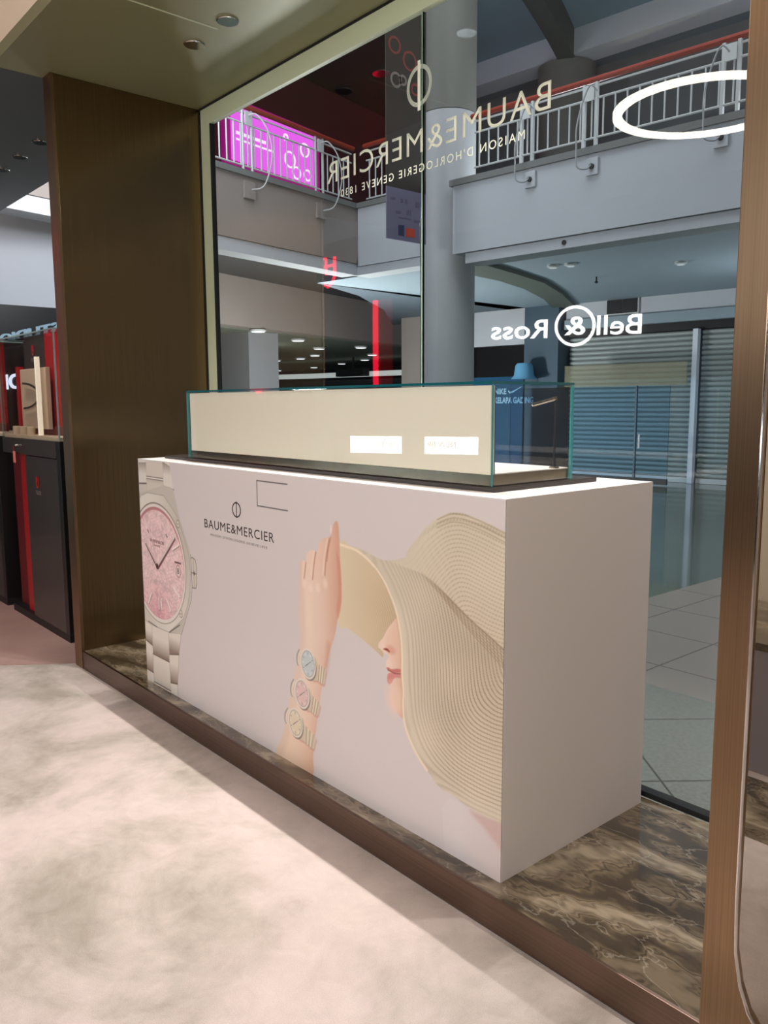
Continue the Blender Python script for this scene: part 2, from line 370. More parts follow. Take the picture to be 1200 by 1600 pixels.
# bronze surround: kerb, left jamb, right jamb with its flared foot
MB().box(-3.1, .70, YK, YK+.012, 0, PZ+.001).build('trim_1', M['bronze_kerb'], kind='structure', bevel=.002)
MB().box(-3.1, XL, YK+.0125, YG, 0, ZS).build('wall_left', M['bronze_dark'], kind='structure', bevel=.003)
jr = [(XR, 0), (1.02, 0), (.93, .06), (.83, .11), (.775, .15), (.742, .19), (.722, .24), (.709, .31), (.705, .42), (.705, ZS+.9), (XR, ZS+.9)]
MB().prism(jr, 'y', YK-.004, YK+.02).build('trim_2', M['bronze'], kind='structure', bevel=.002)
MB().box(XR, .70, YK+.02, YG+.05, 0, ZS+.9).build('wall_right', M['bronze'], kind='structure')
MB().box(.70, .706, YK+.02, YG+.05, 0.0, ZS+.9).build('trim_3', M['mirror'], kind='structure')
MB().tube([(p[0]+.003, YK-.004, p[1]) for p in jr[1:10]], .0035, 6).build('trim_4', M['chrome'], kind='structure', smooth=True)
MB().box(-3.1, XL+.004, YK-.003, YK+.0125, 0, ZS).build('trim_19', M['bronze'], kind='structure')
# lowered soffit with its seam, warm bulkhead, higher ceiling
MB().box(-3.1, .64, -.32, YG-.01, ZS, ZS+.06).build('ceiling', M['soffit'], kind='structure')
MB().box(-2.035, -2.025, -.30, .34, ZS-.0012, ZS+.001).build('trim_5', M['frame'], kind='structure')
MB().box(-9.0, -3.1, -.32, .62, ZS, ZS+.06).build('ceiling.001', M['soffit_l'], kind='structure')
MB().box(-9.0, 4.5, -.32, -.25, ZS+.06, 4.3).build('wall_back', mat('warm_bulkhead_paint', (230, 208, 182), .7), kind='structure')
MB().box(-9.0, 4.5, -7, -.25, 4.3, 4.36).build('ceiling.002', mat('warm_white_ceiling', (196, 182, 168), .8), kind='structure')
MB().box(-9.0, 4.5, -7.05, -7, 0, 4.3).build('wall_front', mat('brown_shop_wall', (96, 80, 70), .7), kind='structure')
MB().box(4.5, 4.55, -7, 1.0, 0, 4.3).build('wall_right.001', mat('taupe_shop_wall', (150, 134, 120), .7), kind='structure')
# window frame: sage head rail and left stile with black gaskets, dark sill line, two panes
wf = MB().box(XL+.008, XL+.11, YG-.012, YG+.014, PZ, ZS-.008).box(XL+.11, XR, YG-.012, YG+.014, 3.03, ZS-.008)
win = wf.build('window_1', M['frame'], kind='structure')
MB().box(XL, XL+.008, YG-.02, YG+.06, PZ, ZS).box(XL, XR, YG-.02, YG+.06, ZS-.008, ZS).box(XL+.11, XL+.114, YG-.014, YG+.016, PZ, 3.03) \
    .box(XL+.11, XR, YG-.01, YG+.03, PZ-.001, PZ+.018).build('gasket', M['gap'], win)
for a, b in ((XL+.11, -1.157), (-1.151, XR)):
    pb = MB(); pane(pb, a, b, YG, YG+.012, PZ+.01, 3.04); pb.build('pane', [M['glass'], M['teal_d']], win)
MB().box(-1.157, -1.151, YG, YG+.011, PZ+.01, 3.12).build('pane_joint', mat('translucent_silicone', (150, 180, 160), .4), win)
MB().box(XL, XR+.1, YG+.06, YG+.3, 3.34, 3.55).build('trim_6', M['paint_d'], kind='structure')

# recessed downlights of the soffit
def downlight(x, y, z, label, group, glow, src=None):
    if src is not None: return dup(src, (x, y, z), label)
    t = thing('recessed_downlight', label, 'downlight', (x, y, z), 0, group)
    MB().lathe((x, y, z-.006), [(.046, 0), (.05, .003), (.05, .006), (.036, .006), (.034, .002)], 32).build('bezel', M['chrome'], t, smooth=True)
    MB().lathe((x, y, z-.004), [(.033, .0), (.028, .002), (.02, .0035), (.006, .0038)], 32).build('reflector', M['chrome'], t, smooth=True)
    MB().lathe((x, y, z-.0052), [(.014, 0), (.016, .001), (.014, .002)], 20).build('lamp', glow, t, smooth=True)
    return t
GL = emis('warm_lamp', (255, 236, 220), 4)
dl = None
for x, lb in ((-2.24, 'chrome recessed downlight in the olive soffit, farther of the two in view'), (-1.93, 'chrome recessed downlight in the olive soffit, nearer of the two in view'),
              (-1.33, 'chrome recessed downlight seen only mirrored in the shop window glass')):
    r = downlight(x, .334, ZS, lb, 'downlights in the olive soffit', GL, dl); dl = dl or r
    spot('soffit_spot', (x, .334, ZS-.03), 76, (1, .96, .92), 75, .6, .012)
for x in (-.75, -.2, .25): spot('soffit_spot', (x, .334, ZS-.03), 80, (1, .96, .92), 75, .6, .012)
dl = None
for x, lb in ((-4.176, 'small downlight in the dark ceiling beside the bronze frame'), (-4.586, 'small downlight in the dark ceiling, middle of three'), (-4.981, 'small downlight in the dark ceiling at the left photo edge')):
    r = downlight(x, .26, ZS, lb, 'downlights in the dark ceiling', GL, dl); dl = dl or r
for x in (-4.0, -4.8): spot('cabinet_spot', (x, -.2, ZS-.05), 14, WARM, 70, .7, .03)

# ring pendant hanging in the shop: seen mirrored in the window
t = thing('ring_pendant', 'glowing white ring pendant lamp mirrored in the shop window', 'pendant lamp', (-.926, -1.065, 3.0))
MB().ring((-.926, -1.065, 3.0), .446, (.024, .012), 96, 4, 'xy').build('ring', emis('ring_glow', (255, 244, 228), 19), t)
for a in (0, 2.1, 4.2): MB().tube([(-.926+.44*math.cos(a), -1.065+.44*math.sin(a), 3.01), (-.926, -1.065, 4.3)], .002, 5).build('wire', M['chrome'], t)

# ================================================================== DISPLAY COUNTER
W, D, H = 2.3165, .719, 1.1
dc = thing('display_counter', 'large white box counter printed with watches and a straw hat', 'counter', (-W/2, D/2, PZ))
MB().box(-W, 0, .004, D, PZ, PZ+H-.004).build('body', M['sidewhite'], dc)
MB().box(-W, 0, 0, D, PZ+H-.004, PZ+H).build('top', M['white'], dc)

# ---- the print on its front: painted as a fine colour grid (u along the face, v up)
S = {
'rim':[(1.589,0.884),(1.663,0.878),(1.719,0.861),(1.772,0.832),(1.815,0.795),(1.845,0.755),(1.871,0.712),(1.885,0.667),(1.895,0.62),(1.899,0.566),(1.899,0.511),(1.905,0.456),(1.903,0.414),(1.907,0.365),(1.925,0.322),(1.964,0.271),(2.013,0.232),(2.069,0.197),(2.114,0.194),(2.179,0.181),(2.248,0.178),(2.345,0.186)],
'crown_top':[(1.915,0.885),(1.93,0.914),(1.964,0.948),(2.01,0.992),(2.055,1.022),(2.107,1.043),(2.15,1.047),(2.192,1.042),(2.248,1.03),(2.317,1.011)],
'dent':[(1.836,0.864),(1.915,0.855),(1.992,0.847),(2.066,0.814),(2.135,0.775),(2.204,0.738),(2.268,0.709),(2.322,0.682)],
'brim_top':[(1.589,0.884),(1.663,0.887),(1.73,0.878),(1.793,0.864),(1.855,0.868),(1.915,0.885)],
'under':[(1.577,0.881),(1.663,0.877),(1.719,0.857),(1.772,0.827),(1.815,0.788),(1.845,0.748),(1.867,0.704),(1.875,0.685),(1.833,0.642),(1.808,0.587),(1.808,0.544),(1.769,0.557),(1.692,0.583),(1.625,0.601),(1.571,0.615)],
'face':[(1.881,0.69),(1.845,0.658),(1.824,0.633),(1.808,0.608),(1.789,0.589),(1.784,0.573),(1.796,0.567),(1.808,0.562),(1.821,0.559),(1.836,0.554),(1.825,0.537),(1.821,0.523),(1.825,0.512),(1.836,0.504),(1.829,0.493),(1.825,0.478),(1.829,0.466),(1.841,0.459),(1.847,0.451),(1.844,0.436),(1.841,0.418),(1.847,0.398),(1.859,0.383),(1.879,0.373),(1.899,0.367),(1.914,0.389),(1.914,0.556),(1.901,0.663)],
'uplip':[(1.824,0.513),(1.836,0.516),(1.849,0.514),(1.875,0.522),(1.897,0.524),(1.897,0.516),(1.865,0.505),(1.837,0.504)],
'lowlip':[(1.833,0.496),(1.865,0.504),(1.897,0.51),(1.897,0.497),(1.865,0.489),(1.849,0.468),(1.835,0.46),(1.827,0.472)],
'nostril':[(1.808,0.571),(1.824,0.578),(1.839,0.573),(1.84,0.567),(1.824,0.569)],
'neck':[(2.079,0.135),(2.114,0.181),(2.179,0.175),(2.248,0.17),(2.337,0.179),(2.341,-0.027),(2.107,-0.14)],
'neckpink':[(2.197,0.17),(2.26,0.179),(2.337,0.183),(2.34,0.079),(2.299,0.113),(2.248,0.143)],
'arm':[(1.161,-0.007),(1.202,0.076),(1.226,0.136),(1.25,0.211),(1.274,0.285),(1.298,0.357),(1.329,0.447),(1.341,0.506),(1.333,0.577),(1.333,0.648),(1.337,0.705),(1.344,0.761),(1.349,0.792),(1.361,0.801),(1.377,0.798),(1.385,0.791),(1.39,0.821),(1.405,0.836),(1.425,0.845),(1.442,0.841),(1.452,0.829),(1.462,0.867),(1.48,0.886),(1.508,0.898),(1.526,0.901),(1.538,0.91),(1.547,0.94),(1.558,0.957),(1.57,0.962),(1.579,0.951),(1.583,0.908),(1.587,0.82),(1.591,0.732),(1.587,0.672),(1.567,0.616),(1.551,0.56),(1.526,0.508),(1.506,0.457),(1.489,0.406),(1.466,0.337),(1.45,0.269),(1.431,0.182),(1.417,0.121),(1.409,0.069),(1.401,-0.008),(1.284,-0.076)],
'thumb':[(1.567,0.854),(1.586,0.82),(1.593,0.748),(1.59,0.68),(1.571,0.624),(1.563,0.653),(1.574,0.722),(1.571,0.796)],
'gaps':[[(1.385,0.792),(1.379,0.763),(1.373,0.733)],[(1.446,0.838),(1.434,0.79),(1.425,0.739)],[(1.526,0.893),(1.508,0.831),(1.498,0.766)],[(1.534,0.902),(1.519,0.855),(1.511,0.817)]],
'wrist':[(1.514,0.521),(1.506,0.457),(1.489,0.406)],
'w_head':[(0.011,0.924),(0.088,0.941),(0.167,0.942),(0.259,0.944),(0.385,0.918),(0.411,0.856),(0.444,0.794),(0.498,0.715),(0.502,0.676),(0.52,0.664),(0.5,0.586),(0.492,0.535),(0.474,0.486),(0.419,0.398),(0.399,0.342),(0.387,0.309),(0.385,0.316),(0.259,0.293),(0.087,0.292),(-0.002,0.297),(-0.204,0.292),(-0.136,0.892)],
'w_bezel':[(0.009,0.9),(0.042,0.918),(0.088,0.938),(0.167,0.94),(0.267,0.933),(0.327,0.895),(0.387,0.857),(0.435,0.782),(0.482,0.709),(0.494,0.675),(0.486,0.621),(0.48,0.563),(0.468,0.504),(0.411,0.4),(0.331,0.34),(0.26,0.295),(0.151,0.291),(0.079,0.301),(-0.002,0.301),(-0.163,0.299),(-0.102,0.863)],
'w_circle':[[(0.143,0.876),(0.431,0.72)],[(0.454,0.624),(0.229,0.36)]],
'w_outer':[(0.158,0.891)],
'w_center':[(0.163,0.597)],
'w_dialpts':[(0.151,0.873),(0.305,0.823),(0.387,0.751),(0.444,0.596),(0.385,0.481),(0.284,0.391),(0.203,0.357),(0.103,0.364),(0.042,0.398)],
'crown':[(0.506,0.68),(0.548,0.686),(0.556,0.655),(0.554,0.612),(0.558,0.647),(0.552,0.575),(0.534,0.552),(0.512,0.55),(0.504,0.567),(0.51,0.663)],
'hand1':[(0.046,0.691),(0.139,0.609),(0.155,0.595)],
'hand2':[(0.355,0.758),(0.268,0.688),(0.178,0.603)],
'idx':[[(0.331,0.7),(0.393,0.728)],[(0.325,0.52),(0.381,0.488)],[(0.252,0.453),(0.285,0.403)],[(0.09,0.455),(0.051,0.4)],[(0.167,0.442),(0.166,0.39)],[(0.192,0.442),(0.197,0.394)],[(0.05,0.811),(0.075,0.763)],[(0.3,0.815),(0.272,0.763)]],
'date':[(0.379,0.61)],
'screws':[(0.395,0.825),(0.391,0.41)],
'w_text':[(0.171,0.717),(0.174,0.696),(0.182,0.781),(0.174,0.518)],
'linkC1':[(0.091,1.094),(0.264,1.1),(0.264,1.022),(0.088,1.023)],
'linkC2':[(0.088,1.023),(0.264,1.022),(0.26,0.944),(0.084,0.937)],
'linkL':[(0.006,1.082),(0.091,1.086),(0.084,0.987),(0.006,0.978)],
'linkR':[(0.264,1.099),(0.335,1.082),(0.363,0.979),(0.261,0.99)],
'linkLb':[(0.006,0.978),(0.084,0.987),(0.084,0.941),(0.01,0.92)],
'linkRb':[(0.261,0.99),(0.363,0.979),(0.385,0.918),(0.26,0.94)],
'topfill':[(0.007,1.105),(0.329,1.098),(0.335,1.081),(0.264,1.088),(0.005,1.078)],
'b1':[(0.079,0.292),(0.26,0.295),(0.251,0.15),(0.074,0.15)],
'b1l':[(-0.002,0.297),(0.083,0.291),(0.078,0.191),(-0.006,0.206)],
'b1r':[(0.259,0.293),(0.383,0.314),(0.355,0.211),(0.255,0.19)],
'b2':[(0.079,0.144),(0.251,0.148),(0.256,0.009),(0.075,0.007)],
'b2l':[(-0.006,0.204),(0.078,0.189),(0.072,0.053),(-0.002,0.056)],
'b2r':[(0.256,0.188),(0.355,0.21),(0.329,0.062),(0.256,0.05)],
'b3':[(0.075,0.005),(0.256,0.007),(0.256,-0.041),(0.068,-0.05)],
'b3l':[(-0.002,0.054),(0.071,0.051),(0.067,-0.033),(-0.01,-0.028)],
'b3r':[(0.255,0.048),(0.333,0.061),(0.327,-0.021),(0.253,-0.025)],
's1':[(1.387,0.418),(1.345,0.417),(1.389,0.466),(1.43,0.419),(1.386,0.37)],
's2':[(1.345,0.294),(1.302,0.292),(1.347,0.342),(1.387,0.297),(1.344,0.247)],
's3':[(1.298,0.168),(1.254,0.164),(1.3,0.217),(1.341,0.172),(1.296,0.12)],
'st1':[(1.429,0.451),(1.45,0.431),(1.494,0.427),(1.492,0.398),(1.481,0.366),(1.442,0.37),(1.411,0.371)],
'st2':[(1.389,0.324),(1.409,0.304),(1.456,0.289),(1.453,0.266),(1.437,0.236),(1.397,0.243),(1.365,0.247)],
'st3':[(1.343,0.198),(1.359,0.177),(1.426,0.153),(1.423,0.129),(1.409,0.101),(1.357,0.111),(1.312,0.12)],
'sl1':[(1.333,0.457),(1.32,0.437),(1.317,0.411),(1.324,0.4)],
'sl2':[(1.292,0.332),(1.276,0.31),(1.272,0.282),(1.28,0.268)],
'sl3':[(1.248,0.208),(1.232,0.185),(1.228,0.16),(1.236,0.149)],
'logo':[(0.643,0.874),(0.645,0.838),(1.181,0.874),(1.179,0.84),(0.913,0.972),(0.913,0.905),(0.879,0.936),(0.946,0.94)],
'logo2':[(0.694,0.817),(0.694,0.806),(1.131,0.821),(1.131,0.809)],
'slot':[(1.069,1.066),(1.278,1.068),(1.067,0.967),(1.274,0.97)],
}

def lc(c): return np.array(lin(c))*1.12
NU, NV = 1040, 500
q = np.linspace(0, 1, NU); us = W*(q*1.45/(1+.45*q)); vsn = np.linspace(0, H-.004, NV)
U, V = np.meshgrid(us, vsn)
def catmull(pts, n=6, closed=False):
    p = [np.array(a, float) for a in pts]; N = len(p); out = []
    rng_ = range(N) if closed else range(N-1)
    for i in rng_:
        a, b, c, d = (p[(i-1) % N], p[i], p[(i+1) % N], p[(i+2) % N]) if closed else (p[max(i-1, 0)], p[i], p[i+1], p[min(i+2, N-1)])
        for k in range(n):
            t_ = k/n; out.append(.5*((2*b)+(c-a)*t_+(2*a-5*b+4*c-d)*t_*t_+(3*b-a-3*c+d)*t_**3))
    if not closed: out.append(p[-1])
    return np.array(out)
def window(pts, pad):
    lo = pts.min(0)-pad; hi = pts.max(0)+pad
    i0, i1 = np.searchsorted(us, [lo[0], hi[0]]); j0, j1 = np.searchsorted(vsn, [lo[1], hi[1]])
    return slice(j0, j1+1), slice(i0, i1+1)
def linedist(pts, u, v):
    d = np.full(u.shape, 9.0)
    for a, b in zip(pts[:-1], pts[1:]):
        e = b-a; L2 = max(e@e, 1e-12); k = np.clip(((u-a[0])*e[0]+(v-a[1])*e[1])/L2, 0, 1)
        d = np.minimum(d, np.hypot(u-a[0]-k*e[0], v-a[1]-k*e[1]))
    return d
def inside(pts, u, v):
    r = np.zeros(u.shape, bool); N = len(pts)
    for i in range(N):
        x0, y0 = pts[i]; x1, y1 = pts[(i+1) % N]
        if y0 == y1: continue
        c = ((y0 > v) != (y1 > v)) & (u < (x1-x0)*(v-y0)/(y1-y0)+x0); r ^= c
    return r
IMG = np.empty((NV, NU, 3)); IMG[:] = lc((209, 199, 196))
g = (U/W)[..., None]; IMG = IMG*(1-.05*g)+lc((206, 196, 196))*.05*g
def sd(pts, u, v):
    d = linedist(np.vstack([pts, pts[:1]]), u, v); return np.where(inside(pts, u, v), d, -d)
def poly(pts, col, soft=.002, smooth=True, a=1.0, n=5):
    p = catmull(pts, n, True) if smooth else np.array(pts, float)
    sl = window(p, soft*3); u, v = U[sl], V[sl]
    k = np.clip(sd(p, u, v)/soft+.5, 0, 1)[..., None]*a
    c = col(u, v) if callable(col) else lc(col)
    IMG[sl] = IMG[sl]*(1-k)+c*k
def stroke(pts, col, wd, soft=.0015, smooth=True, a=1.0, mask=None):
    p = catmull(pts, 6) if smooth and len(pts) > 2 else np.array(pts, float)
    sl = window(p, wd+soft*2); u, v = U[sl], V[sl]
    k = np.clip((wd/2-linedist(p, u, v))/soft+.5, 0, 1)[..., None]*a
    if mask is not None: k = k*mask(u, v)[..., None]
    IMG[sl] = IMG[sl]*(1-k)+lc(col)*k
def disc(c, rx, ry, col, soft=.002, a=1.0, ang=0.0):
    cx, cy = c; R_ = max(rx, ry)+soft*2; sl = window(np.array([[cx-R_, cy-R_], [cx+R_, cy+R_]]), 0); u, v = U[sl]-cx, V[sl]-cy
    x_ = u*math.cos(ang)+v*math.sin(ang); y_ = -u*math.sin(ang)+v*math.cos(ang)
    r = np.sqrt((x_/rx)**2+(y_/ry)**2); k = np.clip((1-r)*min(rx, ry)/soft+.5, 0, 1)[..., None]*a
    cc = col(U[sl], V[sl]) if callable(col) else lc(col)
    IMG[sl] = IMG[sl]*(1-k)+cc*k
rs = np.random.RandomState(3)
def vnoise(u, v, f, seed=0):
    r_ = np.random.RandomState(seed); T_ = r_.rand(64, 64)
    x, y = u*f, v*f; xi, yi = np.floor(x).astype(int), np.floor(y).astype(int); fx, fy = x-xi, y-yi
    fx = fx*fx*(3-2*fx); fy = fy*fy*(3-2*fy)
    g_ = lambda a, b: T_[a % 64, b % 64]
    return (g_(xi, yi)*(1-fx)+g_(xi+1, yi)*fx)*(1-fy)+(g_(xi, yi+1)*(1-fx)+g_(xi+1, yi+1)*fx)*fy
def lerp(a, b, k): return lc(a)*(1-k[..., None])+lc(b)*k[..., None]
# --- straw hat
def blur(d, rx, ry):
    for ax, r in ((1, rx), (0, ry), (1, rx), (0, ry)):
        n = d.shape[ax]; r = min(r, n//3); i = np.arange(n); lo, hi = np.maximum(i-r, 0), np.minimum(i+r+1, n)
        m = np.minimum(i-lo, hi-1-i); lo, hi = i-m, i+m+1          # symmetric windows keep the values true at the borders
        c = np.concatenate([np.zeros_like(np.take(d, [0], ax)), np.cumsum(d, ax)], ax)
        sh = (-1, 1) if ax == 0 else (1, -1)
        d = (np.take(c, hi, ax)-np.take(c, lo, ax))/(hi-lo).reshape(sh)
    return d
rim = catmull(S['rim'], 6); ctop = catmull(S['crown_top'], 6); dent = catmull(S['dent'], 6)
under = S['under']
def under_col(u, v):
    d = linedist(rim, u, v); k = np.clip((u-1.57)/.3, 0, 1)
    c = lerp((216, 200, 170), (200, 176, 142), k)
    s = (np.sin(d/.0105*2*PI)*.5+.5)**3*np.clip(1-d/.17, 0, 1)*np.clip((.80-v)/.1, 0, 1)
    return c*(1-.24*s[..., None])
poly(under, under_col, .003)
def neck_col(u, v): return lerp((212, 203, 201), (206, 192, 188), np.clip((u-2.15)/.15, 0, 1))
poly(S['neck'], neck_col, .006, False)
poly(S['neckpink'], (196, 160, 150), .02, True, .7)
poly(S['face'], lambda u, v: lerp((232, 204, 186), (214, 170, 146), np.clip((u-1.84)/.06, 0, 1)*.9), .003)
disc((1.85, .60), .03, .05, (222, 184, 160), .02, .5)
disc((1.845, .577), .022, .014, (206, 140, 118), .012, .6)
poly(S['nostril'], (148, 64, 50), .003)
poly(S['uplip'], (196, 118, 112), .003); poly(S['lowlip'], (208, 138, 132), .003); stroke([(1.83, .507), (1.865, .504), (1.9, .512)], (140, 66, 62), .003)
disc((1.86, .42), .04, .05, (232, 202, 184), .03, .6)
brim = S['brim_top'][:-1]+S['dent'][1:]+[(W+.03, .18)]+[tuple(p) for p in S['rim'][::-1]]
def straw(u, v):
    d = blur(linedist(rim, u, v), 34, 26); k = np.clip(d/.38, 0, 1)
    c = lerp((212, 199, 178), (194, 178, 154), k)
    c = c*(.93+.14*vnoise(u, v, 9, 2)[..., None])
    amp = np.clip(d/.06, .25, 1)*np.clip(.28+(u-1.9)/.3, .2, 1)*(.75+.35*vnoise(u, v, 6, 5))
    s = np.clip(np.sin((d+.004*vnoise(u, v, 14, 8))/.0122*2*PI)-.25, 0, 1)/.75
    dots = .6+.4*np.sin((u*.6+v)*2*PI/.0065)*np.clip((u-1.95)/.1, 0, 1)
    c = c*(1-(.72*s*amp*dots)[..., None]*np.array([.85, 1.0, 1.15]))
    c = c*(.93+.07*np.sin(d/.0122*PI)**2)[..., None]
    return c
poly([tuple(p) for p in catmull(S['brim_top'], 5)]+[tuple(p) for p in dent[8:]]+[(W+.03, .18)]+[tuple(p) for p in rim[::-1]], straw, .003, False)
# cover the part left of the rim again is not needed: the rim is the polygon border
def crown(u, v):
    d = blur(linedist(ctop, u, v), 20, 16); k = np.clip(d/.3, 0, 1)
    c = lerp((208, 196, 174), (208, 193, 168), k)
    s = np.clip(np.sin((d+.003*vnoise(u, v, 20, 3))/.0118*2*PI), 0, 1)
    dots = .5+.5*np.sin((u-v*.5)*2*PI/.012)
    amp = np.clip((u-1.93)/.2, .12, 1)
    c = c*(1-(.22*s*amp*dots+.10*s*amp)[..., None]*np.array([.9, 1, 1.15]))
    return c*(.95+.1*vnoise(u, v, 8, 4)[..., None])
poly([tuple(p) for p in ctop]+[(W+.03, .95), (W+.03, .69)]+[tuple(p) for p in dent[::-1]]+[(1.86, .868)], crown, .004, False)
inh = lambda u, v: np.clip((u-1.98)/.12, 0, 1)
stroke(S['dent'], (128, 104, 76), .005, .004, True, .75, inh)
for k in range(1, 6): stroke([(p[0], p[1]-.010*k*(p[0]-1.95)/.35) for p in S['dent'][2:]], (140, 116, 86), .003, .003, True, .6, inh)
for k in range(3): stroke([(p[0], p[1]-.012*k-.004) for p in S['crown_top'][4:]], (150, 130, 98), .003, .003, True, .7)
stroke(S['rim'][:17], (236, 218, 190), .009, .004, True, .9)
stroke([(p[0]-.005, p[1]-.002) for p in S['rim'][3:14]], (180, 150, 118), .003, .003, True, .5)
# --- arm and hand
ARM = S['arm']
def arm_col(u, v):
    xl = np.interp(v, [-.05, .1, .25, .4, .55, .9], [1.17, 1.24, 1.30, 1.34, 1.36, 1.35])
    wdt = np.interp(v, [-.05, .1, .25, .4, .55, .9], [.22, .19, .17, .17, .2, .22])
    k = np.clip((u-xl)/wdt, 0, 1); c = lerp((230, 206, 188), (208, 166, 144), k**2.2)
    edge = np.clip(1-(u-xl)/.03, 0, 1); c = c*(1-.10*edge[..., None])
    lo = np.clip((.25-v)/.3, 0, 1)[..., None]; c = c*(1-lo)+c*np.array([1, .95, .86])*lo
    top = np.clip((v-.62)/.2, 0, 1)[..., None]; return c*(1-top)+c*np.array([1.03, .97, .95])*top
poly(ARM, arm_col, .004)
poly(S['thumb'], (208, 142, 120), .008, True, .75)
for gp in S['gaps']: stroke(gp, (186, 130, 104), .0065, .006, True, .85)
for gp in S['gaps'][:3]: stroke([(p[0]-.011, p[1]) for p in gp], (240, 214, 196), .008, .008, True, .6)
for p in ((1.372, .715), (1.412, .705), (1.455, .712), (1.50, .735)): disc(p, .013, .016, (240, 216, 200), .014, .55)
disc((1.537, .93), .006, .016, (244, 214, 202), .003, .7)
disc((1.40, .60), .02, .09, (236, 212, 192), .03, .5, .1)
stroke(S['wrist'], (196, 136, 112), .02, .02, True, .5)
# --- three small watches on the wrist
for nm, st, sl_, dcol in (('s1', 'st1', 'sl1', (192, 198, 198)), ('s2', 'st2', 'sl2', (216, 186, 182)), ('s3', 'st3', 'sl3', (216, 202, 176))):
    cx, cy = S[nm][0]
    poly([(p[0]+.004, p[1]-.007) for p in S[st]], (190, 132, 116), .008, True, .6)
    stroke(S[sl_], (150, 140, 128), .009, .004, True, .9); stroke([(p[0]+.008, p[1]) for p in S[sl_]], (220, 208, 192), .008, .004)
    poly(S[st], (206, 190, 166), .003)
    a_, b_ = np.array(S[st][1]), np.array(S[st][-1]); c_, d_ = np.array(S[st][3]), np.array(S[st][4])
    for k in range(1, 6):
        f = k/6; p0 = a_*(1-f)+np.array(S[st][2])*f; p1 = np.array(S[st][-2])*(1-f)+d_*f
        stroke([tuple(p0), tuple(p1)], (140, 122, 100) if k % 2 else (232, 222, 204), .0035, .002, False, .7)
    disc((cx+.006, cy-.006), .047, .056, (122, 108, 96), .003, .9)
    disc((cx, cy), .048, .057, (222, 214, 202), .003); disc((cx, cy), .041, .050, (140, 130, 120), .003, .8)
    disc((cx, cy), .038, .047, dcol, .003)
    for h in range(12):
        a = h*PI/6; stroke([(cx+.028*math.sin(a), cy+.035*math.cos(a)), (cx+.034*math.sin(a), cy+.042*math.cos(a))], (236, 232, 226) if h % 2 else (128, 116, 110), .0025, .002, False)
    stroke([(cx, cy), (cx-.016, cy-.012)], (96, 90, 88), .003, .002, False); stroke([(cx, cy), (cx+.018, cy+.012)], (120, 110, 104), .0025, .002, False)
# --- the large watch
STL, STD = (208, 200, 190), (150, 138, 128)
def steel(hi=(220, 212, 202), lo=(150, 134, 122), v0=0., v1=1., pw=1.0):
    return lambda u, v: lerp(hi, lo, np.clip((v-v0)/(v1-v0), 0, 1)**pw)
poly(S['topfill'], (222, 214, 204), .002, False)
poly(S['linkL'], steel(v0=1.03, v1=1.09), .002, False); poly(S['linkR'], steel(v0=1.04, v1=1.095), .002, False)
poly(S['linkLb'], (204, 196, 184), .002, False); poly(S['linkRb'], (204, 196, 184), .002, False)
poly(S['linkC1'], (212, 202, 190), .002, False); poly(S['linkC2'], steel((206, 198, 186), (170, 158, 144), .99, 1.03), .002, False)
for p in ([(.088, 1.021), (.264, 1.021)], [(.088, 1.010), (.264, 1.010)]): stroke(p, (96, 84, 76), .0035, .002, False)
stroke([(.088, 1.015), (.264, 1.015)], (238, 232, 224), .004, .002, False)
stroke([(.006, .981), (.084, .986)], (92, 78, 70), .007, .004, False); stroke([(.262, .986), (.366, .976)], (92, 78, 70), .007, .004, False)
for x_ in (.088, .264): stroke([(x_, .94), (x_, 1.09)], (168, 156, 142), .002, .002, False)
poly(S['linkRb'][:2]+[(.41, .86), (.50, .72), (.50, .67), (.49, .5), (.387, .31), (.26, .29), (.08, .29), (-.01, .3), (-.01, .93)], (196, 188, 176), .003, False)
wc = np.array([.172, .613])
def bez(u, v):
    a = np.arctan2(v-wc[1], u-wc[0]); k = .5+.5*np.cos(2*(a-2.0)); return lerp((196, 187, 174), (222, 215, 204), k)
BZ = [(.03, .925), (.088, .942), (.26, .942), (.33, .90), (.395, .855), (.455, .76), (.486, .70), (.498, .62), (.486, .53), (.46, .46), (.411, .39), (.33, .338), (.26, .295), (.155, .29), (.075, .302), (-.01, .31), (-.01, .90)]
poly(BZ, bez, .003, False); stroke(BZ[:14], (150, 140, 126), .0035, .002, False, .8)
stroke([(.04, .305), (.155, .292), (.26, .294)], (84, 72, 62), .006, .004, False); stroke([(.26, .294), (.375, .355)], (90, 76, 64), .006, .004, False); stroke([(.26, .292), (.385, .312)], (110, 96, 84), .005, .003, False)
stroke([(.505, .70), (.512, .665)], (110, 100, 90), .004, .002, False); stroke([(.51, .56), (.50, .50), (.39, .315)], (150, 138, 126), .004, .002, False)
disc(wc, .286, .290, (146, 130, 118), .003); disc(wc+np.array([0, -.002]), .280, .284, (226, 216, 208), .003)
disc(wc, .268, .268, (196, 138, 138), .003)
def dial(u, v):
    n = np.abs(vnoise(u+v*.6, v-u*.3, 62, 11)-.5)*2; n2 = vnoise(u, v*1.6, 30, 12)
    r = np.hypot(u-wc[0], v-wc[1])/.26; k = np.clip((.55-v)/.25, 0, 1)*np.clip(1-np.abs(u-.16)/.2, 0, 1)
    c = lerp((234, 204, 202), (216, 150, 158), np.clip(k+.10, 0, 1)); c = c*(.80+.24*np.clip(n*2.2, 0, 1)[..., None]*1.0)
    return c*(.92+.16*n2[..., None])
disc(wc+np.array([.004, -.006]), .260, .260, dial, .004)
stroke([(wc[0]+.262*math.cos(a), wc[1]+.262*math.sin(a)) for a in np.linspace(.6, 2.6, 14)], (168, 104, 106), .012, .008, True, .5)
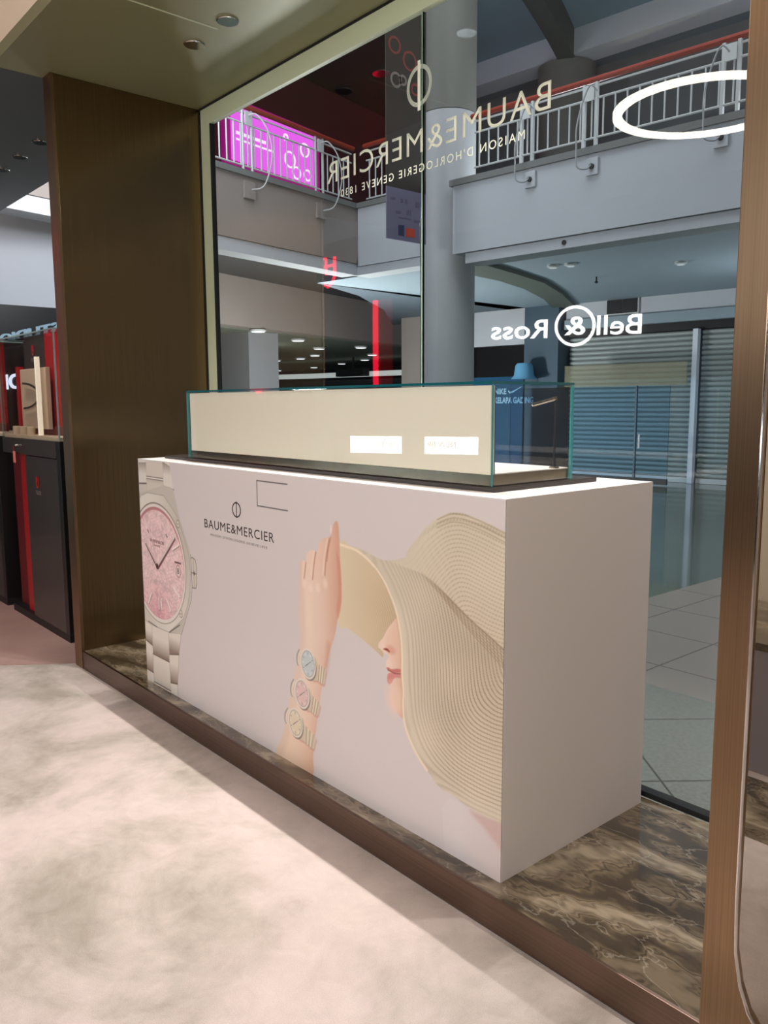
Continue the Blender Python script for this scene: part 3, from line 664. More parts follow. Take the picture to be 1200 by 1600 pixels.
for sx in S['idx'][:6]:
    (x0, y0), (x1, y1) = sx; stroke([(x0+.005, y0-.004), (x1+.005, y1-.004)], (120, 66, 66), .007, .003, False, .8); stroke([(x0, y0), (x1, y1)], (240, 228, 222), .009, .002, False)
for sx in S['idx'][6:]:
    stroke(sx, (236, 214, 208), .005, .002, False); stroke([sx[1], (sx[1][0]+.01, sx[1][1]-.012)], (70, 50, 50), .007, .003, False)
c_ = np.array([.163, .597])
stroke([(.050, .689), (.163, .592)], (110, 72, 70), .013, .003, False); stroke([(.056, .692), (.163, .603)], (206, 182, 174), .010, .002, False)
stroke([(.355, .752), (.172, .592)], (118, 70, 72), .020, .004, False); stroke([(.352, .760), (.166, .602)], (218, 200, 192), .015, .002, False)
disc(c_, .014, .014, (74, 46, 46), .003)
disc((.381, .606), .023, .030, (150, 96, 92), .002); disc((.381, .606), .019, .026, (228, 206, 200), .002)
stroke([(.352, .645), (.407, .645)], (96, 50, 48), .008, .003, False)
for p in S['screws']: disc(p, .017, .019, (132, 120, 106), .002); disc(p, .013, .015, (214, 204, 190), .002); disc(p, .004, .004, (110, 98, 86), .002)
CR = [(.506, .685), (.525, .69), (.548, .682), (.556, .655), (.556, .58), (.545, .555), (.51, .552)]
poly(CR, (206, 196, 184), .002, False); stroke(CR+[CR[0]], (100, 88, 78), .004, .002, False)
stroke([(.53, .688), (.53, .555)], (150, 138, 126), .003, .002, False); stroke([(.508, .62), (.554, .62)], (96, 84, 76), .004, .002, False); disc((.532, .62), .006, .01, (70, 60, 54), .002)
dk = (140, 120, 106); h1 = (222, 212, 200)
poly(S['b1'], steel(dk, h1, .16, .24, .8), .002, False); poly(S['b1l'], steel(dk, h1, .2, .26), .002, False); poly(S['b1r'], steel(dk, h1, .21, .28), .002, False)
poly(S['b2'], steel((198, 188, 176), (222, 212, 200), 0, .14), .002, False); poly(S['b2l'], steel(dk, h1, .06, .15), .002, False); poly(S['b2r'], steel(dk, h1, .06, .15), .002, False)
poly(S['b3'], (224, 216, 204), .002, False); poly(S['b3l'], (216, 208, 196), .002, False); poly(S['b3r'], (218, 210, 198), .002, False)
for p in ([(.074, .149), (.251, .149)], [(.075, .007), (.256, .008)], [(-.006, .204), (.078, .190)], [(-.002, .055), (.072, .052)], [(.256, .188), (.355, .210)], [(.256, .050), (.329, .061)]):
    stroke(p, (98, 84, 74), .006, .003, False)
for x_ in (.077, .255): stroke([(x_, 0), (x_, .29)], (170, 158, 146), .003, .002, False)
stroke([(.384, .31), (.355, .21), (.33, .06), (.327, 0)], (150, 138, 126), .003, .002, False)
# --- slot outline near the top edge
for a, b in (((1.069, 1.066), (1.276, 1.066)), ((1.069, .969), (1.276, .969))): stroke([a, b], (74, 66, 66), .0045, .002, False)
stroke([(1.069, 1.066), (1.069, .969)], (96, 88, 88), .006, .003, False)

gm = bpy.data.meshes.new('printed_graphic')
vv = np.zeros((NV*NU, 3)); vv[:, 0] = U.ravel()-W+W/2; vv[:, 1] = -D/2; vv[:, 2] = V.ravel()
ii = np.arange(NV*NU).reshape(NV, NU); quads = np.stack([ii[:-1, :-1], ii[:-1, 1:], ii[1:, 1:], ii[1:, :-1]], -1).reshape(-1, 4)
gm.vertices.add(len(vv)); gm.vertices.foreach_set('co', vv.ravel()); nq = len(quads)
gm.loops.add(nq*4); gm.loops.foreach_set('vertex_index', quads.ravel().astype(np.int32))
gm.polygons.add(nq); gm.polygons.foreach_set('loop_start', np.arange(0, nq*4, 4, dtype=np.int32))
gm.update(calc_edges=True)
ca = gm.color_attributes.new('print', 'FLOAT_COLOR', 'POINT')
ca.data.foreach_set('color', np.concatenate([np.clip(IMG.reshape(-1, 3), 0, 1), np.ones((NV*NU, 1))], 1).ravel())
pm = mat('matt_printed_vinyl', (200, 190, 184), .5); nt = pm.node_tree; at_ = nt.nodes.new('ShaderNodeAttribute'); at_.attribute_name = 'print'
nt.links.new(at_.outputs['Color'], nt.nodes['Principled BSDF'].inputs['Base Color']); gm.materials.append(pm)
po = bpy.data.objects.new('printed_graphic', gm); C.objects.link(po); po.parent = dc; po['label'] = 'print of a big pink watch, a wrist with three watches and a woman in a straw hat'
def face(name, s, u, v, wd, ht, m, **k): return text(name, s, (u-W, -.0004, v+PZ), (1, 0, 0), (0, 0, 1), wd, ht, m, dc, .0002, **k)
face('printed_lettering', 'BAUME&MERCIER', .643, .838, .538, .037, M['ink'], bold=-.001, space=1.1)
face('printed_lettering', "MAISON D'HORLOGERIE GENEVE 1830", .694, .808, .437, .010, M['ink2'], space=1.25)
face('printed_lettering', 'BAUME&MERCIER', .10, .709, .15, .015, mat('rose_brown_ink', (136, 88, 86), .5))
face('printed_lettering', 'GENEVE', .142, .692, .062, .009, mat('rose_ink', (150, 100, 98), .5))
face('printed_lettering', '8', .370, .594, .02, .026, M['ink'])
MB().ring((.912-W, -.0005, .938+PZ), .0285, (.0028, .0002), 48, 4, 'xz', 1.08).box(.9095-W, .9145-W, -.0007, -.0002, .905+PZ, .972+PZ).build('printed_emblem', M['ink'], dc)

# ================================================================== DISPLAY CASE ON THE COUNTER
ZT = PZ+H
tag(MB().box(-2.232, -.128, .098, .594, ZT, ZT+.014).build('display_tray', M['mat'], bevel=.002),
    'flat dark brown tray under the glass case on the white counter', 'tray')
gc = thing('glass_display_case', 'long teal-edged glass display case with cream back panel on the white counter', 'display case', (-1.07, .297, ZT+.014))
CX0, CX1, CY0, CY1, CZ0, CZ1 = -2.0, -.149, .105, .49, ZT+.014, 1.517
MB().box(CX0+.006, CX1-.009, CY0+.010, CY1-.008, CZ0, CZ0+.034).build('base', M['nickel'], gc, bevel=.0015)
MB().box(CX0+.03, CX1-.010, CY0+.03, CY1-.01, CZ0+.034, CZ0+.037).build('inner_floor', M['white'], gc)
MB().box(CX0+.012, CX1-.012, CY0+.011, CY0+.026, CZ0+.034, CZ1-.012).build('back_panel', M['cream'], gc)
MB().box(CX0+.012, CX1-.012, CY0+.0265, CY0+.030, CZ0+.034, CZ1-.012).build('rear_panel', mat('deep_blue_display_back', (52, 96, 138), .4), gc)
for a in ((CX0, CX1, CY0, CY0+.008, CZ0, CZ1-.009), (CX1-.008, CX1, CY0+.009, CY1-.009, CZ0, CZ1-.009), (CX0, CX0+.008, CY0+.009, CY1-.009, CZ0, CZ1-.009), (CX0, CX1, CY1-.008, CY1, CZ0, CZ1-.009), (CX0, CX1, CY0, CY1, CZ1-.008, CZ1)):
    g_ = MB(); pane(g_, *a); g_.build('glass_pane', [M['cglass'], M['teal'] if a[5] < CZ1 else M['teal_d']], gc)
lampt = thing('display_lamp', 'slim bronze display lamp standing in the right end of the glass case', 'lamp', (-.163, .43, CZ0+.037))
lz = CZ0+.037
MB().lathe((-.175, .43, lz), [(.016, 0), (.016, .004), (.006, .006)], 20).build('base', M['nickel'], lampt, smooth=True)
MB().box(-.178, -.172, .4265, .4335, lz+.004, 1.470).build('pole', mat('dark_blue_grey_metal', (52, 56, 70), .3, .8), lampt, bevel=.001)
MB().tube([(-.172, .43, 1.468), (-.262, .43, 1.448)], .0062, 14).build('lamp_head', M['nickel'], lampt, smooth=True)
MB().tube([(-.262, .43, 1.448), (-.2645, .43, 1.4475)], .0045, 12).build('lens', emis('lamp_lens', (255, 240, 220), 2), lampt)

# ================================================================== LETTERING ON THE WINDOW (reads correctly from the mall side)
vy = YG-.0004
def vin(s, x, z, wd, ht, lab, **k):
    o = text('window_lettering', s, (x, vy, z), (-1, 0, 0), (0, 0, 1), wd, ht, M['vinyl'], None, .0008, **k); return tag(o, lab, 'lettering')
vin('BAUME&MERCIER', -.492, 2.486, 1.318, .096, 'large cream mirrored brand lettering on the shop window', bold=-.004, space=1.12)
vin("MAISON D'HORLOGERIE GENEVE 1830", -.607, 2.410, 1.096, .034, 'small cream mirrored line under the large lettering on the window', space=1.35)
tag(MB().ring((-1.172, vy+.001, 2.752), .073, (.0085, .0006), 64, 4, 'xz', .92).box(-1.180, -1.164, vy-.0002, vy+.0016, 2.655, 2.850).build('window_emblem', M['vinyl']),
    'cream ring-and-bar emblem above the mirrored lettering on the window', 'emblem')

# ================================================================== BRAND DISPLAYS INSIDE THE SHOP, seen mirrored in the panes
WHITE_E = emis('backlit_white_letters', (250, 250, 245), 19)
RED_E = emis('backlit_red', (255, 24, 60), 9); RED_P = mat('red_panel', (170, 22, 28), .5, emit=(200, 20, 30), es=.5)
dv = Vector((-.871, .491, 0)).normalized(); nv = Vector((.491, .871, 0)).normalized()
P0 = Vector((-3.41, -4.5, 0))
pnl = MB(); a = P0-dv*.5-nv*.06; b = P0+dv*2.1-nv*.06; pnl.prism([(a.x, a.y), (b.x, b.y), ((b-nv*.08).x, (b-nv*.08).y), ((a-nv*.08).x, (a-nv*.08).y)], 'z', 0, 3.2)
bt = thing('brand_sign_wall', 'dark shop wall panel with white sign letters mirrored in the window', 'sign wall', (P0+dv*.8-nv*.1)[:])
pnl.build('panel', mat('near_black_panel', (26, 26, 28), .5), bt)
def bl(s, d0, d1, z0, z1, **k):
    o = text('sign_letters', s, P0+dv*d0+Vector((0, 0, z0)), dv, (0, 0, 1), d1-d0, z1-z0, WHITE_E, bt, .012, **k); return o
bl('Bell', 0, .455, 2.165, 2.372, bold=.010); bl('&', .575, .795, 2.175, 2.37, bold=.014); bl('Ross', .975, 1.594, 2.152, 2.352, bold=.010)
rg = MB(); c0 = P0+dv*.685+Vector((0, 0, 2.272)); pts_ = [c0+dv*(.20*math.cos(k*PI/32))+Vector((0, 0, .20*math.sin(k*PI/32))) for k in range(65)]
rg.tube(pts_, .017, 6); rg.build('sign_ring', WHITE_E, bt)
Q0 = Vector((-3.54, -3.5, 1.157-.15))
ct = thing('lit_label_counter', 'dark counter with two white lit label boxes mirrored in the glass case', 'counter', (Q0+dv*.6-nv*.3)[:2]+(0,))
a, b = Q0-dv*.2, Q0+dv*1.45; bk = nv*.5
MB().prism([((a-nv*.02).x, (a-nv*.02).y), ((b-nv*.02).x, (b-nv*.02).y), ((b-bk).x, (b-bk).y), ((a-bk).x, (a-bk).y)], 'z', 0, 1.2).build('body', M['darkshop'], ct)
CARD = emis('label_light', (225, 245, 255), 14)
for s, d0, d1, tx, t0, t1 in (('NEW BR', 0, .494, 1, .20, .494), ('SKELETON', .72, 1.222, 1, .75, 1.01)):
    o0 = Q0+dv*d0; o1 = Q0+dv*d1; f = MB()
    f.prism([(o0.x, o0.y), (o1.x, o1.y), ((o1-nv*.02).x, (o1-nv*.02).y), ((o0-nv*.02).x, (o0-nv*.02).y)], 'z', 1.0, 1.156).build('lit_label', CARD, ct)
    text('label_letters', s, Q0+dv*(t0)+nv*.002+Vector((0, 0, .055)), dv, (0, 0, 1), t1-t0-.02, .05, mat('label_grey', (50, 56, 60), .5), ct, .001)
rc = thing('red_shield_display', 'black display wall with red shield emblem and red light bar mirrored in the window', 'display', (-5.1, -2.15, 0))
MB().box(-6.0, -4.35, -2.3, -2.04, 0, 3.1).build('body', M['darkshop'], rc)
def shield(cx, z0, z1, wd, y, m, par, ny=1, t_=.02):
    """outline shield with a crossbar, drawn with bars"""
    f = MB(); h = z1-z0; x0, x1 = cx-wd/2, cx+wd/2; r = wd*.075
    yy = y
    f.tube([(x0, yy, z1), (x0, yy, z0+h*.35), (x0+wd*.18, yy, z0+h*.12), (cx, yy, z0), (x1-wd*.18, yy, z0+h*.12), (x1, yy, z0+h*.35), (x1, yy, z1)], r, 6)
    f.tube([(x0, yy, z1-h*.28), (x1, yy, z1-h*.28)], r, 6); f.tube([(cx-wd*.12, yy, z1), (cx-wd*.12, yy, z1-h*.55), (x1, yy, z1-h*.55)], r*.9, 6)
    f.tube([(x0-wd*.05, yy, z1), (cx-wd*.12, yy, z1)], r, 6)
    return f.build('shield_emblem', m, par)
shield(-5.545, 2.66, 2.95, .24, -2.02, RED_E, rc)
MB().box(-4.80, -4.745, -2.04, -2.0, 1.55, 2.45).build('light_bar', RED_E, rc)
MB().box(-4.74, -4.55, -2.04, -2.02, 1.55, 2.45).build('red_panel', RED_P, rc)

# ================================================================== LEFT OF THE BRONZE FRAME: black and red watch cabinets
BLK = mat('black_brown_lacquer', (58, 52, 48), .35, coat=.2); BLK2 = mat('black_side_lacquer', (22, 20, 20), .35)
REDL = mat('bright_red_lacquer', (176, 18, 24), .35); REDD = mat('deep_red_lacquer', (104, 12, 22), .4)
LEATH = mat('beige_suede', (206, 184, 156), .8, emit=(206, 184, 156), es=.0)
GREYL = mat('silver_ink', (150, 142, 132), .4, .5)
def cabinet(x1, label, full=True):
    x0 = x1-1.12; y0, y1 = .05, .35
    t = thing('watch_cabinet', label, 'cabinet', ((x0+x1)/2, (y0+y1)/2, 0), 0, None)
    MB().box(x0, x1, y0+.0, y1, 0, .05).build('plinth', M['black'], t)
    MB().box(x1-.66, x1-.06, y0, y1-.02, .05, 1.13).build('body', BLK, t, bevel=.002)
    MB().box(x1-.06, x1, y0, y1, .05, 1.24).build('side_panel', BLK2, t, bevel=.002)
    MB().box(x1-.86, x1-.665, y0+.03, y1-.02, .05, 1.13).build('red_panel', REDL, t)
    MB().box(x0, x1-.865, y0+.06, y1-.02, .05, 1.13).build('red_panel', REDD, t)
    d = MB().box(x0, x1-.062, y0-.004, y1-.02, 1.135, 1.24).build('drawer', BLK, t, bevel=.002)
    MB().lathe((x1-.80, y0-.02, 1.19), [(.008, 0), (.008, .016)], 12, axis='y').build('lock', M['chrome'], d)
    shield(x1-.43, .93, 1.0, .04, y0-.003, REDL, t)
    text('cabinet_lettering', 'TUDOR', (x1-.475, y0-.002, .885), (1, 0, 0), (0, 0, 1), .1, .028, GREYL, t, .001)
    MB().box(x0+.01, x1-.01, y0+.01, y1-.01, 1.24, 1.262).build('showcase_floor', LEATH, t)
    MB().box(x0+.05, x0+.47, y0+.16, y0+.18, 1.262, 1.90).build('back_panel', BLK, t)
    MB().box(x0+.48, x0+.80, y0+.16, y0+.18, 1.262, 1.90).build('red_strip', REDL, t)
    MB().box(x0+.10, x0+.62, y0+.11, y0+.14, 1.30, 1.70).build('display_board', LEATH, t, bevel=.004)
    MB().box(x0+.04, x0+.09, y0+.10, y0+.14, 1.262, 1.72).build('red_strip', REDL, t)
    MB().box(x0+.10, x0+.86, y0+.145, y0+.158, 1.262, 1.32).build('red_strip', REDD, t)
    MB().box(x0+.585, x0+.612, y0+.055, y0+.08, 1.262, 1.765).build('light_post', mat('lit_cream_post', (236, 228, 205), .5, emit=(255, 240, 215), es=.6), t)
    shield(x0+.26, 1.79, 1.86, .035, y0+.155, REDL, t)
    text('cabinet_lettering', 'TUDOR', (x0+.20, y0+.157, 1.75), (1, 0, 0), (0, 0, 1), .12, .026, GREYL, t, .001)
    MB().tube([(x0+.16+.36*math.cos(a), y0+.095, 1.52+.085*math.sin(a)) for a in np.linspace(-1.45, 1.45, 15)], .008, 8).build('strap_loop', M['nickel'], t, smooth=True)
    for k in range(3): MB().lathe((x0+.16+k*.15, y0+.05, 1.262), [(.026, 0), (.026, .05), (.022, .055)], 20).build('watch_stand', LEATH, t, smooth=True)
    for a in ((x0, x1, y0, y0+.008, 1.245, 1.90), (x1-.008, x1, y0, y1, 1.245, 1.90), (x0, x0+.008, y0, y1, 1.245, 1.90), (x0, x1, y0, y1, 1.90, 1.908)):
        g_ = MB(); pane(g_, *a); g_.build('glass_pane', [M['cglass'], EDGE], t)
    return t
EDGE = mat('pale_glass_edge', (150, 175, 172), .15, spec=.8)
cabinet(-3.53, 'black watch cabinet with red side recess and glass showcase beside the bronze frame')
cabinet(-4.80, 'second black watch cabinet cut off by the left photo edge')
spot('showcase_fill', (-4.2, -.12, 2.9), 55, WARM, 50, .7, .03, (math.radians(8), 0, 0))  # spot without a fitting, added to brighten the showcase leather
kt = thing('key_tag', 'red and pink tag hanging from the lock of the black cabinet', 'tag', (-4.33, .03, 1.14))
MB().tube([(-4.33, .026, 1.19), (-4.335, .024, 1.165), (-4.33, .026, 1.15)], .0022, 6).build('loop', REDL, kt)
MB().box(-4.35, -4.31, .022, .028, 1.075, 1.152).build('tag_body', mat('pink_tag', (226, 130, 120), .5), kt, bevel=.002)
# things beyond the cabinets: dark partition, lit letter boxes, pale shop front
MB().box(-9.0, -3.12, .60, .66, 0, 2.02).build('wall_left.001', mat('dark_taupe_partition', (62, 56, 54), .5), kind='structure')
MB().box(-8.12, -8.0, -1.6, 3.3, 2.53, 3.66).box(-8.12, -8.0, -1.6, 3.3, 3.66, 9.0).build('wall_left.002', mat('pale_grey_fascia', (206, 212, 222), .6, noise=.03, nscale=1), kind='structure')
MB().box(-8.0, -7.985, -1.6, 3.3, 3.67, 3.86).build('trim_20', mat('white_cornice', (200, 208, 218), .5), kind='structure')
MB().box(-8.3, -8.0, -1.6, 2.35, 0, 2.53).build('wall_left.003', mat('near_black_shopfront', (14, 18, 20), .4), kind='structure')
point('fascia_fill', (-5.6, 1.5, 3.4), 130, (.93, .96, 1), .25)  # unseen point lamp added to brighten the pale fascia
LB = emis('cool_letter_glow', (170, 205, 225), .6); LB2 = emis('white_letter_glow', (225, 230, 255), 1.6)
RD3 = emis('red_letter_glow', (230, 20, 50), .9)
s1 = text('sign_letters', 'STUDIO', (-5.12, .64, 2.02), (-1, 0, 0), (0, 0, 1), 1.55, .08, LB, None, .02); tag(s1, 'row of pale blue glowing letters above the glass showcase, left of the frame', 'sign')
def sgn(s, x, z, wd, ht, m, lab, y=.59):
    o = text('sign_letters', s, (x, y, z), (-1, 0, 0), (0, 0, 1), wd, ht, m, None, .02, bold=.02); return tag(o, lab, 'sign')
sgn('DEI', -5.98, 1.60, .66, .13, LB2, 'glowing white mirrored letters behind the glass showcase', .59)
sgn('D', -5.06, 1.70, .17, .14, LB2, 'single glowing white mirrored letter beside the bronze frame', .59)
tt = thing('shield_sign', 'small red glowing shield sign above the white letter beside the bronze frame', 'sign', (-5.13, .58, 1.86))
shield(-5.13, 1.865, 2.0, .16, .585, RD3, tt)

# ================================================================== THE MALL BEYOND THE GLASS
MB().box(-9.0, 6.0, YG+.03, 2.06, -.04, -.004).build('floor', tile_mat('grey_terrazzo', (142, 141, 130), (136, 135, 124), (84, 82, 74), .62, math.radians(40), .3, .18, .005), kind='structure')
MB().box(-1.83, 6.0, 2.06, 13.5, -.04, -.004).build('floor', tile_mat('pale_rose_floor_tile', (158, 146, 134), (152, 141, 130), (104, 96, 90), .60, 0, .22, .05, .006), kind='structure')
MB().box(-30, -1.83, 2.06, 24, -.04, -.004).build('floor', tile_mat('polished_dark_floor', (96, 112, 106), (90, 106, 100), (80, 92, 88), .9, 0, .07, .1, .004), kind='structure')
def S(mb, name, m, **k): return mb.build(name, m, kind='structure', **k)
FT = 6.6
# right balcony: fascia, recessed beam, stone ledge, slabs
S(MB(True).box(-5.46, 3, FT, FT+.25, 3.335, 4.16), 'wall_1', M['paint_g'])
S(MB(True).box(-5.28, 3, FT+.03, FT+.35, 3.204, 3.328), 'trim_7', M['paint_g'])
S(MB(True).box(-5.5, 3, FT-.03, FT+.3, 4.16, 4.235), 'trim_8', M['ledge'])
S(MB(True).box(-5.46, 3, FT+.25, 12.75, 3.37, 3.9).box(-8.7, -5.46, 7.2, 12.75, 3.37, 3.9), 'ceiling', M['paint_b'])
S(MB(True).box(-5.46, 3, FT+.3, 12.75, 4.02, 4.12).box(-10.5, -5.46, 7.2, 12.75, 4.0, 4.12), 'floor', M['ledge'])
# back wall, lower and upper floor
S(MB(True).box(-8.26, 3, 12.95, 13.1, 0, 3.45), 'wall_2', M['paint_b'])
S(MB(True).box(-7.4, 3, 12.62, 12.95, 3.06, 3.45), 'wall_3', M['paint_g'])
S(MB(True).box(-7.4, 3, 12.55, 12.70, 2.88, 3.06), 'trim_9', M['paint_b'])
S(MB(True).box(-7.4, 3, 12.72, 12.9, 2.74, 2.88), 'trim_10', M['darkshop'])
S(MB(True).box(-13.5, 3, 12.9, 13.05, 3.9, 9.5), 'wall_4', mat('upper_mall_wall', (126, 134, 136), .7, noise=.05, nscale=1))
S(MB(True).box(-10.6, 3, 11.2, 11.7, 7.35, 7.75), 'trim_11', M['paint_g'])
S(MB(True).box(-10.6, 3, 6.9, 12.9, 7.75, 7.85), 'ceiling', mat('blue_grey_upper_ceiling', (112, 138, 152), .7))
S(MB(True).box(-4.9, 3, 12.5, 12.9, 4.12, 6.2), 'wall_5', mat('dim_olive_shopfront', (84, 82, 58), .6))
# curved bulkhead arches (upper and lower) running from the round column back to the wall
def arch(z0, z1, zt, name, lm):
    f = MB(True); n = 20
    for i in range(n):
        a0, a1 = i/n*PI/2, (i+1)/n*PI/2
        s0, t0 = -5.55-1.75*math.sin(a0)*.35-1.0*a0, 7.3+5.3*math.sin(a0)
        s1_, t1 = -5.55-1.75*math.sin(a1)*.35-1.0*a1, 7.3+5.3*math.sin(a1)
        f.add([(s0, t0, z0), (s1_, t1, z0), (s1_+.3, t1, z0), (s0+.3, t0, z0), (s0, t0, z1), (s1_, t1, z1), (s1_+.3, t1, z1), (s0+.3, t0, z1)],
              [(0, 3, 2, 1), (4, 5, 6, 7), (0, 1, 5, 4), (2, 3, 7, 6)])
    return S(f, name, lm)
S(MB(True).prism([(-5.5, 7.0), (-5.68, 8.24), (-5.9, 9.43), (-6.4, 10.8), (-7.2, 12.6), (-7.79, 12.8), (-7.01, 11.18), (-6.51, 9.81), (-6.27, 8.76), (-6.2, 7.6), (-6.15, 7.0)], 'z', 3.31, 3.372), 'trim_12', mat('dim_green_grey_arch', (96, 104, 96), .7)); arch(7.3, 7.75, 7.8, 'trim_13', M['paint_d'])
# pillars
for s0, s1_, t0, t1, z1, nm, m in ((-8.26, -7.47, 12.45, 12.95, 3.37, 'wall_6', mat('slate_blue_pillar', (66, 88, 104), .6)), (-14.1, -12.86, 9.0, 9.8, 3.4, 'wall_7', mat('grey_square_pillar', (140, 142, 146), .6)), (-11.4, -10.6, 12.2, 12.9, 4.4, 'wall_8', M['paint_br'])):
    S(MB(True).box(s0, s1_, t0, t1, 0, z1), nm, m)
cl = thing('round_column', 'tall round grey column behind the mirrored lettering', 'column', (-5.82, 6.95, 0), 0, None, True)
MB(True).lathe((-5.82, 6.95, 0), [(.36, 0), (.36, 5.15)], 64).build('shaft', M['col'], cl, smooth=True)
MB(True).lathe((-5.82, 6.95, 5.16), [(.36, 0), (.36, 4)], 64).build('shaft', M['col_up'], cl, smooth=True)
MB(True).lathe((-5.82, 6.95, 5.14), [(.352, 0), (.352, .03)], 48).build('joint', M['paint_d'], cl, smooth=True)
cl2 = thing('round_column', 'dim round column on the upper floor behind the railing', 'column', (-6.9, 11.6, 4.12), 0, None, True)
MB(True).lathe((-6.9, 11.6, 4.12), [(.5, 0), (.5, 3.2)], 48).build('shaft', M['col_up'], cl2, smooth=True)
# roller shutters and their white post
def shutter(s0, s1_, lab):
    t = thing('roller_shutter', lab, 'shutter', ((s0+s1_)/2, 12.8, 0), 0, 'roller shutters of the closed shop', True)
    f = MB(True); n = 30; hh = 2.74/n
    for i in range(n):
        z = i*hh; pr = [(12.83, z), (12.785, z+hh*.25), (12.775, z+hh*.5), (12.785, z+hh*.75), (12.83, z+hh*.96), (12.86, z+hh*.96), (12.86, z)]
        f.prism(pr, 'x', s0, s1_)
    f.build('slats', M['shutter'], t); MB(True).box(s0, s1_, 12.74, 12.86, 0, .09).build('bottom_rail', M['rail_w'], t)
    return t
shutter(-7.4, -4.86, 'wide grey roller shutter left of the white post'); shutter(-4.74, 1.0, 'grey roller shutter right of the white post')
tag(MB(True).box(-4.85, -4.76, 12.62, 12.74, 0, 2.74).build('shutter_post', mat('white_post_paint', (226, 232, 242), .5)), 'white vertical post between the two roller shutters', 'post')
vt = thing('air_vent', 'dark air grille with pale frame above the shutter', 'vent', (-6.2, 12.6, 3.1), 0, None, True)
MB(True).box(-6.53, -5.87, 12.58, 12.62, 3.09, 3.38).build('frame', M['rail_w'], vt); MB(True).box(-6.50, -6.21, 12.56, 12.59, 3.11, 3.36).box(-6.19, -5.90, 12.56, 12.59, 3.11, 3.36).build('grille', M['darkshop'], vt)
# dark shop with sports lettering
S(MB(True).box(-12.9, -8.26, 14.5, 14.6, 0, 3.4), 'wall_9', M['darkshop'])
S(MB(True).box(-10.6, -8.26, 12.5, 12.6, 2.65, 3.37), 'wall_10', M['paint_g'])
GREYB = mat('pale_blue_glow_letters', (150, 190, 215), .6, emit=(130, 170, 195), es=.5)  # emission added to brighten the letters
def mtext(name, s, s0, t0, z0, wd, ht, m, lab, cat, **k):
    o = text(name, s, mw(s0, t0, z0), mw(1, 0, 0), (0, 0, 1), wd, ht, m, None, .004, **k); return tag(o, lab, cat)
sp = thing('store_lettering', 'pale blue sports shop lettering with swoosh seen through the glass case', 'lettering', (-8.7, 12.42, 1.43), 0, None, True)
for tx, s0, z0, wd, ht in (('NIKE', -8.96, 1.64, .30, .12), ('KELAPA GADING', -8.96, 1.45, .96, .13)):
    text('letters', tx, mw(s0, 12.42, z0), mw(1, 0, 0), (0, 0, 1), wd, ht, GREYB, sp, .004, bold=.03)
MB(True).prism([(-8.62, 1.70), (-8.58, 1.655), (-8.50, 1.67), (-8.26, 1.80), (-8.52, 1.70), (-8.58, 1.69), (-8.60, 1.72)], 'y', 12.415, 12.42).build('swoosh', GREYB, sp)
S(MB(True).box(-9.6, -8.26, 12.43, 12.45, 0, 2.0), 'window_2', mat('dim_blue_shop_glass', (36, 84, 120), .25))
hd = thing('blue_cap_display', 'pale blue folded cap-like display piece behind the top of the glass case', 'cap', (-8.05, 12.2, 1.9), 0, None, True)
MB(True).lathe((-8.02, 12.1, 1.93), [(.26, 0), (.20, .07), (.175, .26), (.14, .31), (.01, .32)], 28).build('crown', mat('pale_blue_fabric', (104, 168, 206), .8), hd, smooth=True)
MB(True).lathe((-8.02, 12.1, 0), [(.12, 0), (.12, .02), (.018, .03), (.018, 1.95)], 16).build('stand', M['darkshop'], hd)



# added tint: blue sheet, door outline and pale header in front of the shutters
gp = thing('tint_sheet', 'added blue see-through sheet with a door outline in front of the left shutter', 'glass screen', (-6.6, 11.9, 0), 0, None, True)
pg_ = MB(True); pane(pg_, -8.2, -4.9, 11.9, 11.915, .12, 1.74); pg_.build('pane', [glass('blue_tint', (.80, .90, .97), 1.0), M['paint_d']], gp)
MB(True).box(-6.97, -4.62, 11.885, 11.93, 1.75, 2.14).build('top_band', mat('pale_olive_band', (150, 148, 118), .6, alpha=.4), gp)
MB(True).box(-8.2, -4.9, 11.88, 11.94, .02, .12).build('base_rail', M['paint_d'], gp)
MB(True).box(-5.53, -5.50, 11.88, 11.93, .12, 1.75).build('door_edge', mat('slate_edge', (70, 96, 116), .5), gp)
MB(True).box(-5.44, -5.41, 11.86, 11.88, .65, .90).build('door_handle', M['rail_w'], gp)
